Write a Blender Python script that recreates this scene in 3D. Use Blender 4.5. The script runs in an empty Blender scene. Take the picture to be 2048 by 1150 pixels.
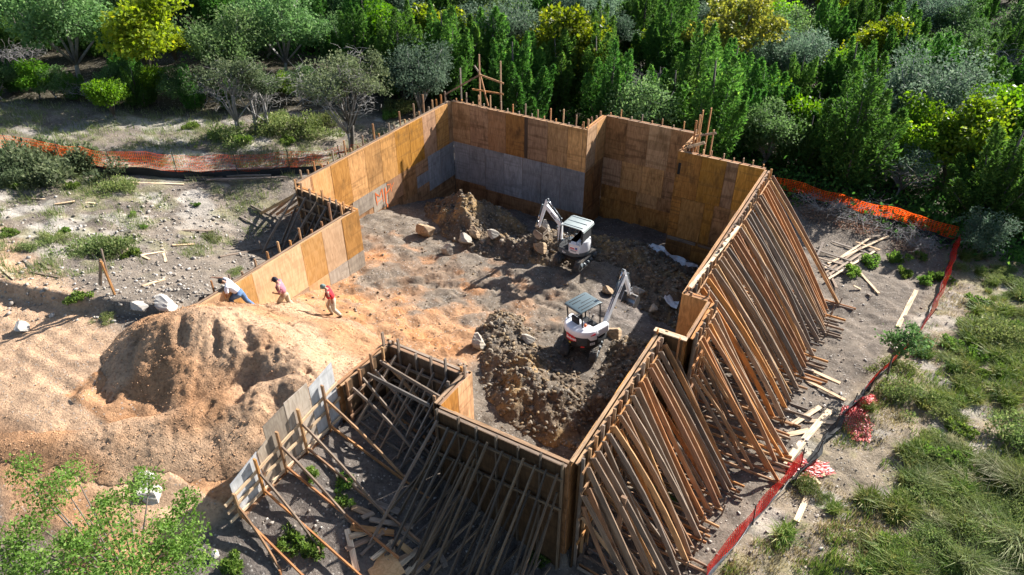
import bpy, math, random
import numpy as np
from mathutils import Vector, Matrix
R = math.radians
SC = bpy.context.scene
COL = SC.collection
rnd = random.Random(7)
rng = np.random.default_rng(7)

# ---------------------------------------------------------------- camera
CAMP = (22.979, -32.549, 19.356)
YAW, PIT, FPX = -0.52715, 0.60398, 1418.3
cd = bpy.data.cameras.new('camera'); cam = bpy.data.objects.new('camera', cd); COL.objects.link(cam)
cam.location = CAMP; cam.rotation_euler = (math.pi/2 - PIT, 0, -YAW)
cd.sensor_width = 36; cd.lens = FPX/2048*36; cd.clip_start = .5; cd.clip_end = 900
SC.camera = cam
# ---------------------------------------------------------------- sky and sun
SUN_EL, SUN_AZ = R(29.5), R(19)          # azimuth from +Y towards +X
w = bpy.data.worlds.new('World'); SC.world = w; w.use_nodes = True
nt = w.node_tree; nt.nodes.clear()
wo = nt.nodes.new('ShaderNodeOutputWorld'); bg = nt.nodes.new('ShaderNodeBackground'); sk = nt.nodes.new('ShaderNodeTexSky')
sk.sky_type = 'NISHITA'; sk.sun_disc = False; sk.sun_elevation = SUN_EL; sk.sun_rotation = SUN_AZ
bg.inputs[1].default_value = .066
nt.links.new(sk.outputs[0], bg.inputs[0]); nt.links.new(bg.outputs[0], wo.inputs[0])
sl = bpy.data.lights.new('sun', 'SUN'); so = bpy.data.objects.new('sun', sl); COL.objects.link(so)
sl.energy = 5.0; sl.angle = R(.5); sl.color = (1, .965, .91)
SUN_DIR = Vector((math.sin(SUN_AZ)*math.cos(SUN_EL), math.cos(SUN_AZ)*math.cos(SUN_EL), math.sin(SUN_EL)))
so.rotation_euler = SUN_DIR.to_track_quat('Z', 'Y').to_euler(); so.location = (40, 60, 60)
SC.view_settings.view_transform = 'Standard'; SC.view_settings.look = 'None'
SC.view_settings.exposure = 1.52; SC.view_settings.gamma = 1; SC.view_settings.use_curve_mapping = False
SC.cycles.max_bounces = 6; SC.cycles.diffuse_bounces = 3; SC.cycles.transparent_max_bounces = 8
SC.cycles.use_adaptive_sampling = True; SC.cycles.adaptive_threshold = .02

# ---------------------------------------------------------------- pixel of the photograph -> point of the place
_f = np.array([math.sin(YAW)*math.cos(PIT), math.cos(YAW)*math.cos(PIT), -math.sin(PIT)])
_r = np.array([math.cos(YAW), -math.sin(YAW), 0.0]); _u = np.cross(_r, _f); _C = np.array(CAMP)
def ray(px, py): return (px-1024)/FPX*_r - (py-575)/FPX*_u + _f
def atz(px, py, z):
    d = ray(px, py); return _C + (z-_C[2])/d[2]*d
def atx(px, py, x):
    d = ray(px, py); return _C + (x-_C[0])/d[0]*d
def pix(p):
    d = np.asarray(p)-_C; z = d@_f
    return 1024+FPX*(d@_r)/z, 575-FPX*(d@_u)/z

# ---------------------------------------------------------------- objects
def props(o, label=None, cat=None, group=None, kind=None):
    if label: o['label'] = label
    if cat: o['category'] = cat
    if group: o['group'] = group
    if kind: o['kind'] = kind
    return o
def empty(name, loc, rz=0, label=None, cat=None, group=None):
    o = bpy.data.objects.new(name, None); COL.objects.link(o); o.empty_display_size = .2
    o.location = loc; o.rotation_euler = (0, 0, rz)
    return props(o, label, cat, group)
def link(name, me, parent=None, mat=None):
    o = bpy.data.objects.new(name, me); COL.objects.link(o)
    if parent: o.parent = parent
    if mat:
        for m in (mat if isinstance(mat, (list, tuple)) else [mat]): me.materials.append(m)
    return o
def np_mesh(name, V, F, smooth=False, attr=None, col=None, mi=None):
    """V (n,3), F (m,k) faces of k corners"""
    V = np.asarray(V, np.float32); F = np.asarray(F, np.int32); m, k = F.shape
    me = bpy.data.meshes.new(name)
    me.vertices.add(len(V)); me.vertices.foreach_set('co', V.ravel())
    me.loops.add(m*k); me.loops.foreach_set('vertex_index', F.ravel())
    me.polygons.add(m); me.polygons.foreach_set('loop_start', np.arange(m, dtype=np.int32)*k)
    try: me.polygons.foreach_set('loop_total', np.full(m, k, np.int32))
    except Exception: pass
    if smooth: me.polygons.foreach_set('use_smooth', np.ones(m, bool))
    if mi is not None: me.polygons.foreach_set('material_index', np.asarray(mi, np.int32))
    if attr is not None:
        a = me.attributes.new('tint', 'FLOAT', 'POINT'); a.data.foreach_set('value', np.asarray(attr, np.float32))
    if col is not None:
        a = me.attributes.new('soil', 'FLOAT_COLOR', 'POINT')
        c = np.ones((len(V), 4), np.float32); c[:, :col.shape[1]] = col; a.data.foreach_set('color', c.ravel())
    me.update(calc_edges=True); me.validate()
    return me
class MB:
    """collects shapes, builds ONE mesh object"""
    def __init__(s): s.v = []; s.f = []; s.m = []
    def add(s, v, f, mi=0):
        b = len(s.v); s.v += [tuple(p) for p in v]; s.f += [tuple(i+b for i in q) for q in f]; s.m += [mi]*len(f); return s
    def box(s, c, d, M=None, mi=0, taper=1.0):
        x, y, z = d[0]/2, d[1]/2, d[2]/2; t = taper
        v = [Vector(q) for q in ((-x,-y,-z),(x,-y,-z),(x,y,-z),(-x,y,-z),(-x*t,-y*t,z),(x*t,-y*t,z),(x*t,y*t,z),(-x*t,y*t,z))]
        if M: v = [M @ q for q in v]
        v = [q+Vector(c) for q in v]
        return s.add(v, [(0,3,2,1),(4,5,6,7),(0,1,5,4),(1,2,6,5),(2,3,7,6),(3,0,4,7)], mi)
    def tube(s, pts, rad, n=8, mi=0, cap=True):
        pts = [Vector(p) for p in pts]
        rad = rad if isinstance(rad, (list, tuple)) else [rad]*len(pts)
        v = []; up = None
        for i, p in enumerate(pts):
            d = (pts[min(i+1, len(pts)-1)]-pts[max(i-1, 0)]).normalized()
            if up is None: up = Vector((0,0,1)) if abs(d.z) < .9 else Vector((1,0,0))
            a = (up - d*up.dot(d)).normalized(); b = d.cross(a); up = a
            v += [p+(a*math.cos(2*math.pi*k/n)+b*math.sin(2*math.pi*k/n))*rad[i] for k in range(n)]
        f = []
        for i in range(len(pts)-1):
            for k in range(n):
                f.append((i*n+k, i*n+(k+1)%n, (i+1)*n+(k+1)%n, (i+1)*n+k))
        if cap: f += [tuple(range(n-1, -1, -1)), tuple(range((len(pts)-1)*n, len(pts)*n))]
        return s.add(v, f, mi)
    def prism(s, poly, y0, y1, axis='y', mi=0, M=None):
        """poly in (x,z) extruded along y (or (x,y) along z, or (y,z) along x)"""
        n = len(poly)
        g = {'y': lambda a, b, t: (a, t, b), 'z': lambda a, b, t: (a, b, t), 'x': lambda a, b, t: (t, a, b)}[axis]
        v = [Vector(g(a, b, y0)) for a, b in poly]+[Vector(g(a, b, y1)) for a, b in poly]
        if M: v = [M @ q for q in v]
        f = [tuple(range(n)), tuple(range(2*n-1, n-1, -1))]+[(i, i+n, (i+1) % n+n, (i+1) % n) for i in range(n)]
        return s.add(v, f, mi)
    def mesh(s, name, smooth=False):
        me = bpy.data.meshes.new(name); me.from_pydata(s.v, [], s.f)
        me.polygons.foreach_set('material_index', s.m)
        import bmesh
        bm = bmesh.new(); bm.from_mesh(me); bmesh.ops.recalc_face_normals(bm, faces=bm.faces); bm.to_mesh(me); bm.free()
        if smooth: me.polygons.foreach_set('use_smooth', [True]*len(me.polygons))
        me.update(); return me
    def build(s, name, mat, parent=None, smooth=False, bevel=0, seg=2):
        o = link(name, s.mesh(name, smooth), parent, mat)
        if bevel:
            b = o.modifiers.new('bevel', 'BEVEL'); b.width = bevel; b.segments = seg; b.limit_method = 'ANGLE'; b.angle_limit = R(35)
            if smooth:
                o.data.polygons.foreach_set('use_smooth', [True]*len(o.data.polygons)); b.harden_normals = True
        return o
def copy_tree(o, parent=None):
    c = o.copy(); COL.objects.link(c)
    if parent: c.parent = parent
    for ch in list(o.children): copy_tree(ch, c)
    return c

# ---------------------------------------------------------------- materials
def mat(name):
    m = bpy.data.materials.new(name); m.use_nodes = True; t = m.node_tree; t.nodes.clear()
    o = t.nodes.new('ShaderNodeOutputMaterial'); p = t.nodes.new('ShaderNodeBsdfPrincipled'); t.links.new(p.outputs[0], o.inputs[0])
    return m, t, p
class N:
    def __init__(s, t): s.t = t
    def n(s, typ, ins=None, **kw):
        n = s.t.nodes.new(typ)
        for k, v in kw.items(): setattr(n, k, v)
        for k, v in (ins or {}).items():
            if hasattr(v, 'outputs'): v = v.outputs[0]
            if isinstance(v, bpy.types.NodeSocket): s.t.links.new(v, n.inputs[k])
            else: n.inputs[k].default_value = v
        return n
    def noise(s, vec, scale, detail=4, rough=.6, dim='3D'):
        return s.n('ShaderNodeTexNoise', {'Vector': vec, 'Scale': scale, 'Detail': detail, 'Roughness': rough})
    def ramp(s, fac, stops):
        n = s.n('ShaderNodeValToRGB', {'Fac': fac}); e = n.color_ramp.elements
        while len(e) < len(stops): e.new(.5)
        for q, (p, c) in zip(e, stops):
            q.position = p; q.color = c if len(c) == 4 else (*c, 1)
        return n
    def mix(s, fac, a, b, bt='MIX'):
        n = s.n('ShaderNodeMix', data_type='RGBA', blend_type=bt)
        for i, v in ((0, fac), (6, a), (7, b)):
            if hasattr(v, 'outputs'): v = v.outputs[0]
            if isinstance(v, bpy.types.NodeSocket): s.t.links.new(v, n.inputs[i])
            else: n.inputs[i].default_value = v if i == 0 or len(v) == 4 else (*v, 1)
        return n.outputs[2]
    def math(s, op, a, b=0.0, c=None):
        n = s.n('ShaderNodeMath', operation=op)
        for i, v in enumerate((a, b, c)):
            if v is None: continue
            if hasattr(v, 'outputs'): v = v.outputs[0]
            if isinstance(v, bpy.types.NodeSocket): s.t.links.new(v, n.inputs[i])
            else: n.inputs[i].default_value = v
        return n.outputs[0]
    def bump(s, h, strength, dist, normal=None):
        d = {'Height': h, 'Strength': strength, 'Distance': dist}
        if normal is not None: d['Normal'] = normal
        return s.n('ShaderNodeBump', d)
def plain(name, c, rough=.6, metal=0, noise=.15, scale=6, spec=.5, dirt=None):
    m, t, p = mat(name); g = N(t)
    tc = g.n('ShaderNodeTexCoord')
    nz = g.noise(tc.outputs['Object'], scale, 5)
    a = tuple(x*(1-noise) for x in c); b = tuple(min(1, x*(1+noise)) for x in c)
    colr = g.ramp(nz.outputs[0], [(.3, a), (.7, b)]).outputs[0]
    if dirt:
        d = g.noise(tc.outputs['Object'], 2.3, 6, .7)
        colr = g.mix(g.ramp(d.outputs[0], [(dirt[0], (0,0,0)), (dirt[0]+.18, (1,1,1))]).outputs[0], colr, dirt[1])
    t.links.new(colr, p.inputs['Base Color']); p.inputs['Roughness'].default_value = rough; p.inputs['Metallic'].default_value = metal
    p.inputs['Specular IOR Level'].default_value = spec
    return m
def plywood(name, dark, mid, light, grey=0.0, stain=.5):
    """face veneer: flame grain up the sheet (object Z), board to board change, knots, wet stains"""
    m, t, p = mat(name); g = N(t)
    tc = g.n('ShaderNodeTexCoord'); oi = g.n('ShaderNodeObjectInfo')
    off = g.n('ShaderNodeVectorMath', {0: tc.outputs['Object']}, operation='ADD')
    sc = g.n('ShaderNodeVectorMath', {0: (37, 11, 53), 'Scale': oi.outputs['Random']}, operation='SCALE')
    t.links.new(sc.outputs[0], off.inputs[1])
    mp = g.n('ShaderNodeMapping', {'Vector': off, 'Scale': (2.2, 2.2, .42)})
    warp = g.noise(mp, 1.2, 3)
    wv = g.n('ShaderNodeMath', {0: g.math('MULTIPLY', warp.outputs[0], 42.0)}, operation='SINE')
    fine = g.noise(g.n('ShaderNodeMapping', {'Vector': off, 'Scale': (24, 24, 1.6)}), 1.5, 4)
    grain = g.math('ADD', g.math('MULTIPLY', wv, .075), g.math('ADD', .17, g.math('MULTIPLY', fine.outputs[0], .42)))
    base = g.ramp(grain, [(.18, dark), (.42, mid), (.62, light)]).outputs[0]
    val = g.math('ADD', g.math('MULTIPLY', oi.outputs['Random'], .55), .68)
    hs = g.n('ShaderNodeHueSaturation', {'Color': base, 'Value': val, 'Saturation': g.math('ADD', g.math('MULTIPLY', g.math('FRACT', g.math('MULTIPLY', oi.outputs['Random'], 7.3)), .35), .8)}).outputs[0]
    st = g.noise(g.n('ShaderNodeMapping', {'Vector': off, 'Scale': (1.6, 1.6, .8)}), 1.1, 5, .65)
    colr = g.mix(g.ramp(st.outputs[0], [(.50, (0,0,0)), (.68, (stain, stain, stain))]).outputs[0], hs, tuple(x*.32 for x in dark))
    vor = g.n('ShaderNodeTexVoronoi', {'Vector': g.n('ShaderNodeMapping', {'Vector': off, 'Scale': (3.3, 0, 2.1)}), 'Scale': 1.0}, feature='F1')
    kn = g.ramp(vor.outputs['Distance'], [(.035, (1,1,1)), (.075, (0,0,0))]).outputs[0]
    colr = g.mix(g.math('MULTIPLY', kn, .75), colr, (.05, .028, .012))
    band = g.noise(g.n('ShaderNodeMapping', {'Vector': off, 'Scale': (.35, .35, 4.5)}), 1.0, 2)
    colr = g.mix(g.ramp(band.outputs[0], [(.54, (0,0,0)), (.62, (.30*stain*2, .30*stain*2, .30*stain*2))]).outputs[0], colr, tuple(x*.45 for x in dark))
    t.links.new(colr, p.inputs['Base Color']); p.inputs['Roughness'].default_value = .72; p.inputs['Specular IOR Level'].default_value = .25
    t.links.new(g.bump(fine.outputs[0], .25, .004).outputs[0], p.inputs['Normal'])
    return m
def lumber(name, cols):
    """sawn boards: each board its own colour between fresh and weathered, grain along local X"""
    m, t, p = mat(name); g = N(t)
    tc = g.n('ShaderNodeTexCoord'); oi = g.n('ShaderNodeObjectInfo')
    off = g.n('ShaderNodeVectorMath', {0: tc.outputs['Object']}, operation='ADD')
    sc = g.n('ShaderNodeVectorMath', {0: (41, 17, 29), 'Scale': oi.outputs['Random']}, operation='SCALE'); t.links.new(sc.outputs[0], off.inputs[1])
    k = len(cols)
    base = g.ramp(oi.outputs['Random'], [(i/(k-1) if k > 1 else 0, c) for i, c in enumerate(cols)]).outputs[0]
    nz = g.noise(g.n('ShaderNodeMapping', {'Vector': off, 'Scale': (1.1, 26, 26)}), 1.6, 4)
    colr = g.mix(g.ramp(nz.outputs[0], [(.35, (.55,.55,.55)), (.6, (1.15,1.12,1.1))]).outputs[0], (0,0,0), base, 'MIX')
    mul = g.n('ShaderNodeMix', data_type='RGBA', blend_type='MULTIPLY'); mul.inputs[0].default_value = 1
    t.links.new(base, mul.inputs[6]); t.links.new(g.ramp(nz.outputs[0], [(.3, (.5,.47,.45)), (.62, (1.2,1.17,1.12))]).outputs[0], mul.inputs[7])
    st = g.noise(g.n('ShaderNodeMapping', {'Vector': off, 'Scale': (1.3, 6, 6)}), 1, 4)
    colr = g.mix(g.ramp(st.outputs[0], [(.52, (0,0,0)), (.66, (.6,.6,.6))]).outputs[0], mul.outputs[2], (.085, .065, .05))
    t.links.new(colr, p.inputs['Base Color']); p.inputs['Roughness'].default_value = .78; p.inputs['Specular IOR Level'].default_value = .2
    t.links.new(g.bump(nz.outputs[0], .3, .004).outputs[0], p.inputs['Normal'])
    return m
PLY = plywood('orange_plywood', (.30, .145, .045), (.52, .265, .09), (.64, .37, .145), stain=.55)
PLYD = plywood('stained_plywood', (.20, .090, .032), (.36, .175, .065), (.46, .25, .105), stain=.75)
PLYN = plywood('fresh_plywood', (.42, .23, .095), (.58, .345, .165), (.66, .43, .24), stain=.22)
PLYG = plywood('grey_coated_plywood', (.19, .185, .19), (.285, .28, .285), (.37, .365, .37), stain=.45)
PLYGL = plywood('pale_grey_plywood', (.30, .30, .30), (.42, .42, .415), (.52, .52, .51), stain=.3)
PLYW = plywood('weathered_plywood', (.24, .18, .13), (.37, .295, .215), (.47, .39, .30), stain=.35)
PLYK = plywood('pinkish_plywood', (.25, .135, .075), (.40, .23, .135), (.50, .31, .19), stain=.4)
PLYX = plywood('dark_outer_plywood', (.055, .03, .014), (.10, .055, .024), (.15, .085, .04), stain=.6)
LUM = lumber('warm_lumber', [(.48, .21, .07), (.29, .17, .10), (.54, .26, .085), (.22, .15, .11), (.42, .185, .07), (.27, .19, .135), (.54, .33, .16), (.33, .20, .12), (.19, .15, .12), (.46, .25, .11), (.30, .235, .185)])
LUMG = lumber('weathered_lumber', [(.20, .165, .14), (.28, .20, .14), (.145, .13, .12), (.31, .24, .18), (.22, .19, .17)])
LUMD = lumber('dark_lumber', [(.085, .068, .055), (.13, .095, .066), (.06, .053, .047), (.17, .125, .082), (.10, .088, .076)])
LUMF = lumber('fresh_lumber', [(.60, .44, .28), (.68, .54, .38), (.55, .38, .23)])
# ---------------------------------------------------------------- ground
class TPS:
    def __init__(s, P, lam=.02):
        P = np.array(P, float); s.c = P[:, :2]; n = len(P)
        K = s.k(np.linalg.norm(s.c[:, None]-s.c[None], axis=2)) + np.eye(n)*lam*30
        A = np.zeros((n+3, n+3)); A[:n, :n] = K; A[:n, n] = 1; A[:n, n+1:] = s.c; A[n, :n] = 1; A[n+1:, :n] = s.c.T
        s.w = np.linalg.solve(A, np.r_[P[:, 2], 0, 0, 0]); s.n = n
    def k(s, r): return np.where(r > 1e-9, r*r*np.log(np.maximum(r, 1e-9)), 0)
    def __call__(s, x, y):
        x = np.asarray(x, float); y = np.asarray(y, float); sh = x.shape; q = np.stack([x.ravel(), y.ravel()], 1); o = np.empty(len(q))
        for i in range(0, len(q), 20000):
            b = q[i:i+20000]; o[i:i+20000] = s.k(np.linalg.norm(b[:, None]-s.c[None], axis=2))@s.w[:s.n]+s.w[s.n]+b@s.w[s.n+1:]
        return o.reshape(sh)
OUT = TPS([(-40,-30,5.0),(-40,0,4.2),(-40,30,3.5),(-20,-15,4.4),(-12,-20,4.7),(-12,-8,3.7),(-6,-12,3.35),(-3,-16.5,3.5),(-2,-21,4.4),(0,-25.5,4.5),
  (-6,-27,4.6),(-15,-28,5),(2.5,-16,3.0),(2.6,-18.5,3.7),(1.5,-13.3,2.3),(-1.5,-13.2,2.55),(-3,-14,2.9),(2.6,-20.5,4.35),(-1.5,-9,2.7),(-1.5,-4,2.4),(-1,1.5,1.2),(4,2,.4),(9,4.5,-.4),(16,3,-.9),(-9,2,3.2),
  (22.7,-.3,-1.0),(24,-4,-.6),(24,-9,-.2),(23,-14,.1),(21.7,-18.8,.25),(18.6,-21,.5),(18.4,-18,.4),(18.4,-14,.1),(18.4,-8,-.3),(18.4,-2,-.9),
  (27,8,-1.5),(20,9,-1.2),(34,4,-.8),(30,-6,-.2),(30,-13,.2),(26,-20,.3),(28,-28,.4),(20,-27,.5),(16.5,-22,1.1),(14.5,-22,2.0),(12.6,-22,2.9),(11.2,-22,3.4),(12,-20,3.0),
  (10.8,-24.5,3.55),(13.5,-25.5,2.6),(16.5,-26,1.4),(9.5,-27,3.5),(7,-27.6,3.6),(3,-29.8,3.85),(0,-29.8,4.0),(4.4,-28.42,3.95),(6.8,-26.36,3.8),(9.56,-25.47,3.6),(3.7,-29.08,4.0),(4,-25.2,4.5),(6,-24.8,4.5),(2,-26.4,4.5),(4.4,-26.4,4.45),(7.5,-23.8,4.5),(9,-31,3.4),(14,-31,2.2),(-20,20,2.5),(0,20,-.5),(20,25,-2.2),(40,20,-2),
  (-30,60,2.0),(10,60,-2),(50,50,-2.5),(-60,20,4),(-80,60,4),(0,110,1),(60,100,0),(70,10,-1),(45,-30,.6),(-10,-45,4.5),(20,-45,1)], .01)
INN = TPS([(.3,-.3,-.9),(4,-.4,-.9),(8.4,-.4,-.95),(9,1.9,-1.2),(13.3,1.9,-1.2),(13.9,-.6,-1.0),(17.6,-.6,-1.0),(.3,-2.7,-.05),(.3,-5.4,.7),(.3,-8.5,1.45),(.3,-11.8,1.75),
  (3.5,-12.3,1.65),(3.5,-14.6,1.95),(3.5,-16,2.4),(3.5,-18.4,3.15),(3.5,-20.6,4.2),(3.4,-22.5,4.5),(2,-25,4.5),(6,-24.5,4.45),(7,-16,2.2),(7,-18,2.8),(7,-20,3.6),(10.3,-19.3,2.5),(10.3,-21.5,3.4),(10.3,-25,3.5),(8.6,-25.4,3.6),(7.4,-25.4,3.9),
  (11.4,-6.8,.95),(8,-8.8,1.05),(6,-8,1.05),(4,-8,1.2),(7,-12,1.35),(11,-11,1.15),(15,-12.3,1.1),(14.6,-7,.55),(17.5,-4,-.3),(17.5,-8,.2),(17.5,-12,.6),(18.4,-13,.7),(17.5,-16,.9),(17.5,-20,1.0),(14,-18.6,1.5),(12,-16,1.7),(14.5,-15,1.3),
  (6,-3,-.1),(10,-3,-.1),(14,-3,-.2),(-6,-25,4.6),(10,-29,3.7)], .01)
def vnoise(x, y, f, seed=0):
    """smooth value noise in [-1,1]"""
    x = np.asarray(x, float)*f+seed*17.3; y = np.asarray(y, float)*f-seed*9.1
    xi = np.floor(x).astype(np.int64); yi = np.floor(y).astype(np.int64); u = x-xi; v = y-yi; u = u*u*(3-2*u); v = v*v*(3-2*v)
    def h(a, b):
        n = (a*374761393+b*668265263+seed*982451653) & 0x7fffffff; n = ((n ^ (n >> 13))*1274126177) & 0x7fffffff
        return ((n ^ (n >> 16)) & 0xffff)/32767.5-1
    return (h(xi, yi)*(1-u)+h(xi+1, yi)*u)*(1-v)+(h(xi, yi+1)*(1-u)+h(xi+1, yi+1)*u)*v
def fbm(x, y, f, o=4, seed=0): return sum(vnoise(x, y, f*2**i, seed+i)*.5**i for i in range(o))
RECTS = [(0,8.64,-12.25,0),(8.64,13.65,-12.5,2.41),(13.65,17.87,-20.74,-.17),(3.4,13.75,-19.09,-12),(3.4,10.5,-25.6,-19),(17.8,18.79,-14.15,-11.88),(13,13.75,-20.74,-19)]
RECTS = RECTS[:6]
def inside(x, y, g=.15):
    m = np.zeros(np.shape(x), bool)
    for a, b, c, d in RECTS: m |= (x > a-g) & (x < b+g) & (y > c-g) & (y < d+g)
    m &= ~((x > 10.5+g) & (x < 13.75-g) & (y < -19.09-g))
    return m
def smooth(a, b, t): t = np.clip((t-a)/(b-a), 0, 1); return t*t*(3-2*t)
def polydist(x, y, pts):
    """distance to a polyline, and height interpolated along it"""
    best = np.full(np.shape(x), 1e9); hz = np.zeros(np.shape(x)); along = np.zeros(np.shape(x)); acc = 0
    for a, b in zip(pts[:-1], pts[1:]):
        d = np.array(b[:2])-np.array(a[:2]); L = d@d
        t = np.clip(((x-a[0])*d[0]+(y-a[1])*d[1])/L, 0, 1); q = np.hypot(x-a[0]-t*d[0], y-a[1]-t*d[1])
        m = q < best; best = np.where(m, q, best)
        if len(a) > 2: hz = np.where(m, a[2]+t*(b[2]-a[2]), hz)
        along = np.where(m, acc+t*math.sqrt(L), along); acc += math.sqrt(L)
    return best, hz, along
TRACKS = [[(4.6,-21,0),(7,-16.5,0),(8.3,-12.5,0),(9.2,-8.5,0)],[(6.3,-20,0),(8.4,-15.6,0),(9.9,-12,0),(11,-9.3,0)],[(4.3,-15.4,0),(6.2,-11.8,0),(9.8,-9.6,0),(12.8,-9.8,0)],
          [(4.6,-13,0),(6.5,-10.4,0),(9,-8.7,0),(11.5,-8.6,0)],[(-9,-27.0,0),(-2,-25.9,0),(3,-25.6,0)],[(-9,-25,0),(-2,-23.9,0),(2.6,-24.2,0)],[(-9,-26.2,0),(-1,-25.0,0),(4,-25.3,0)],[(9.4,-16.5,0),(11.8,-12.4,0),(14,-11,0)]]
def base_z(x, y):
    x = np.asarray(x, float); y = np.asarray(y, float)
    return np.where(inside(x, y), INN(x, y), OUT(x, y))
def ground_z(x, y):
    x = np.asarray(x, float); y = np.asarray(y, float)
    i = inside(x, y); z = np.where(i, INN(x, y), OUT(x, y))
    r = fbm(x, y, .5, 3, 3)*.10 + fbm(x, y, 1.7, 3, 11)*.05
    z = z + r*np.where(i, .9, 1.0) + np.where(i, fbm(x, y, 2.6, 3, 5)*.06, fbm(x, y, 3.1, 2, 6)*.03)
    road = ((y < -21.5) & (y > -28) & (x < 4))
    z = z - np.where(road, r*.85, 0)
    # ledge cut beside the haul road
    d, _, _ = polydist(x, y, [(-12,-24.6),(-5,-24.0),(-.5,-22.9),(2.4,-21.7)])
    side = (y - np.interp(x, [-12,-5,-.5,2.4], [-24.6,-24.0,-22.9,-21.7]))
    z = z + np.where((x < 2.8) & ~i, smooth(-.18, .22, side)*np.exp(-np.maximum(side, 0)/2.5)*.5, 0)
    for k, T in enumerate(TRACKS):
        for o in (-.62, .62):
            P = [(a[0]+o*.9, a[1]+o*.35) for a in T]
            q, _, al = polydist(x, y, P)
            z = z + np.where(i, 1.0, .35)*(- .075*np.exp(-(q/.2)**2) + .045*np.exp(-((q-.34)/.12)**2)) + np.where(i, .05, .02)*np.exp(-(q/.2)**2)*np.sin(al*2*math.pi/.30)
    return z
def gz(x, y): return float(ground_z(np.array([x]), np.array([y]))[0])
def on_ground(px, py, it=12):
    """photo pixel -> point on the ground"""
    z = 2.0
    for _ in range(it):
        p = atz(px, py, z); z = .5*z+.5*gz(p[0], p[1])
    p = atz(px, py, z); return Vector((p[0], p[1], gz(p[0], p[1])))

def soil_material(name, fine=1.0, bd=.09, grit=.38):
    m, t, p = mat(name); g = N(t)
    at = g.n('ShaderNodeAttribute', attribute_name='soil'); tc = g.n('ShaderNodeTexCoord'); V = tc.outputs['Object']
    n1 = g.noise(V, 1.3, 6, .65); n2 = g.noise(V, 9, 6, .75); n3 = g.noise(V, 22, 4, .75)
    c = g.mix(1.0, at.outputs['Color'], g.ramp(n1.outputs[0], [(.3, (.62,.62,.63)), (.5, (1,1,1)), (.72, (1.3,1.26,1.2))]).outputs[0], 'MULTIPLY')
    c = g.mix(1.0, c, g.ramp(n2.outputs[0], [(.32, (.55,.53,.52)), (.5, (1,1,1)), (.7, (1.25,1.23,1.2))]).outputs[0], 'MULTIPLY')
    vo = g.n('ShaderNodeTexVoronoi', {'Vector': V, 'Scale': 11.0})
    vc = g.n('ShaderNodeSeparateColor', {0: vo.outputs['Color']})
    peb = g.math('MULTIPLY', g.math('LESS_THAN', vo.outputs['Distance'], .34), g.math('GREATER_THAN', vc.outputs[0], .8))
    c = g.mix(g.math('MULTIPLY', peb, .55*fine), c, (.40,.365,.32))
    t.links.new(c, p.inputs['Base Color']); p.inputs['Roughness'].default_value = .95; p.inputs['Specular IOR Level'].default_value = .1
    h = g.math('ADD', g.math('MULTIPLY', n2.outputs[0], .7), g.math('ADD', g.math('MULTIPLY', n3.outputs[0], grit), g.math('MULTIPLY', peb, .12)))
    t.links.new(g.bump(h, .9, .09).outputs[0], p.inputs['Normal'])
    return m
SOIL = soil_material('soil'); SANDM = soil_material('sand', .15, .15, .9)
C_SAND = np.array((.385,.215,.115)); C_SANDL = np.array((.46,.305,.195)); C_ORANGE = np.array((.42,.195,.08)); C_GREY = np.array((.175,.145,.115)); C_DARK = np.array((.105,.09,.08))
C_FIELD = np.array((.18,.15,.122)); C_LIME = np.array((.40,.365,.32)); C_LITTER = np.array((.06,.052,.036)); C_GRASS = np.array((.20,.20,.08)); C_STRAW = np.array((.26,.21,.15))
def lerp(a, b, t): t = np.asarray(t)[..., None]; return a*(1-t)+b*t
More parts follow.
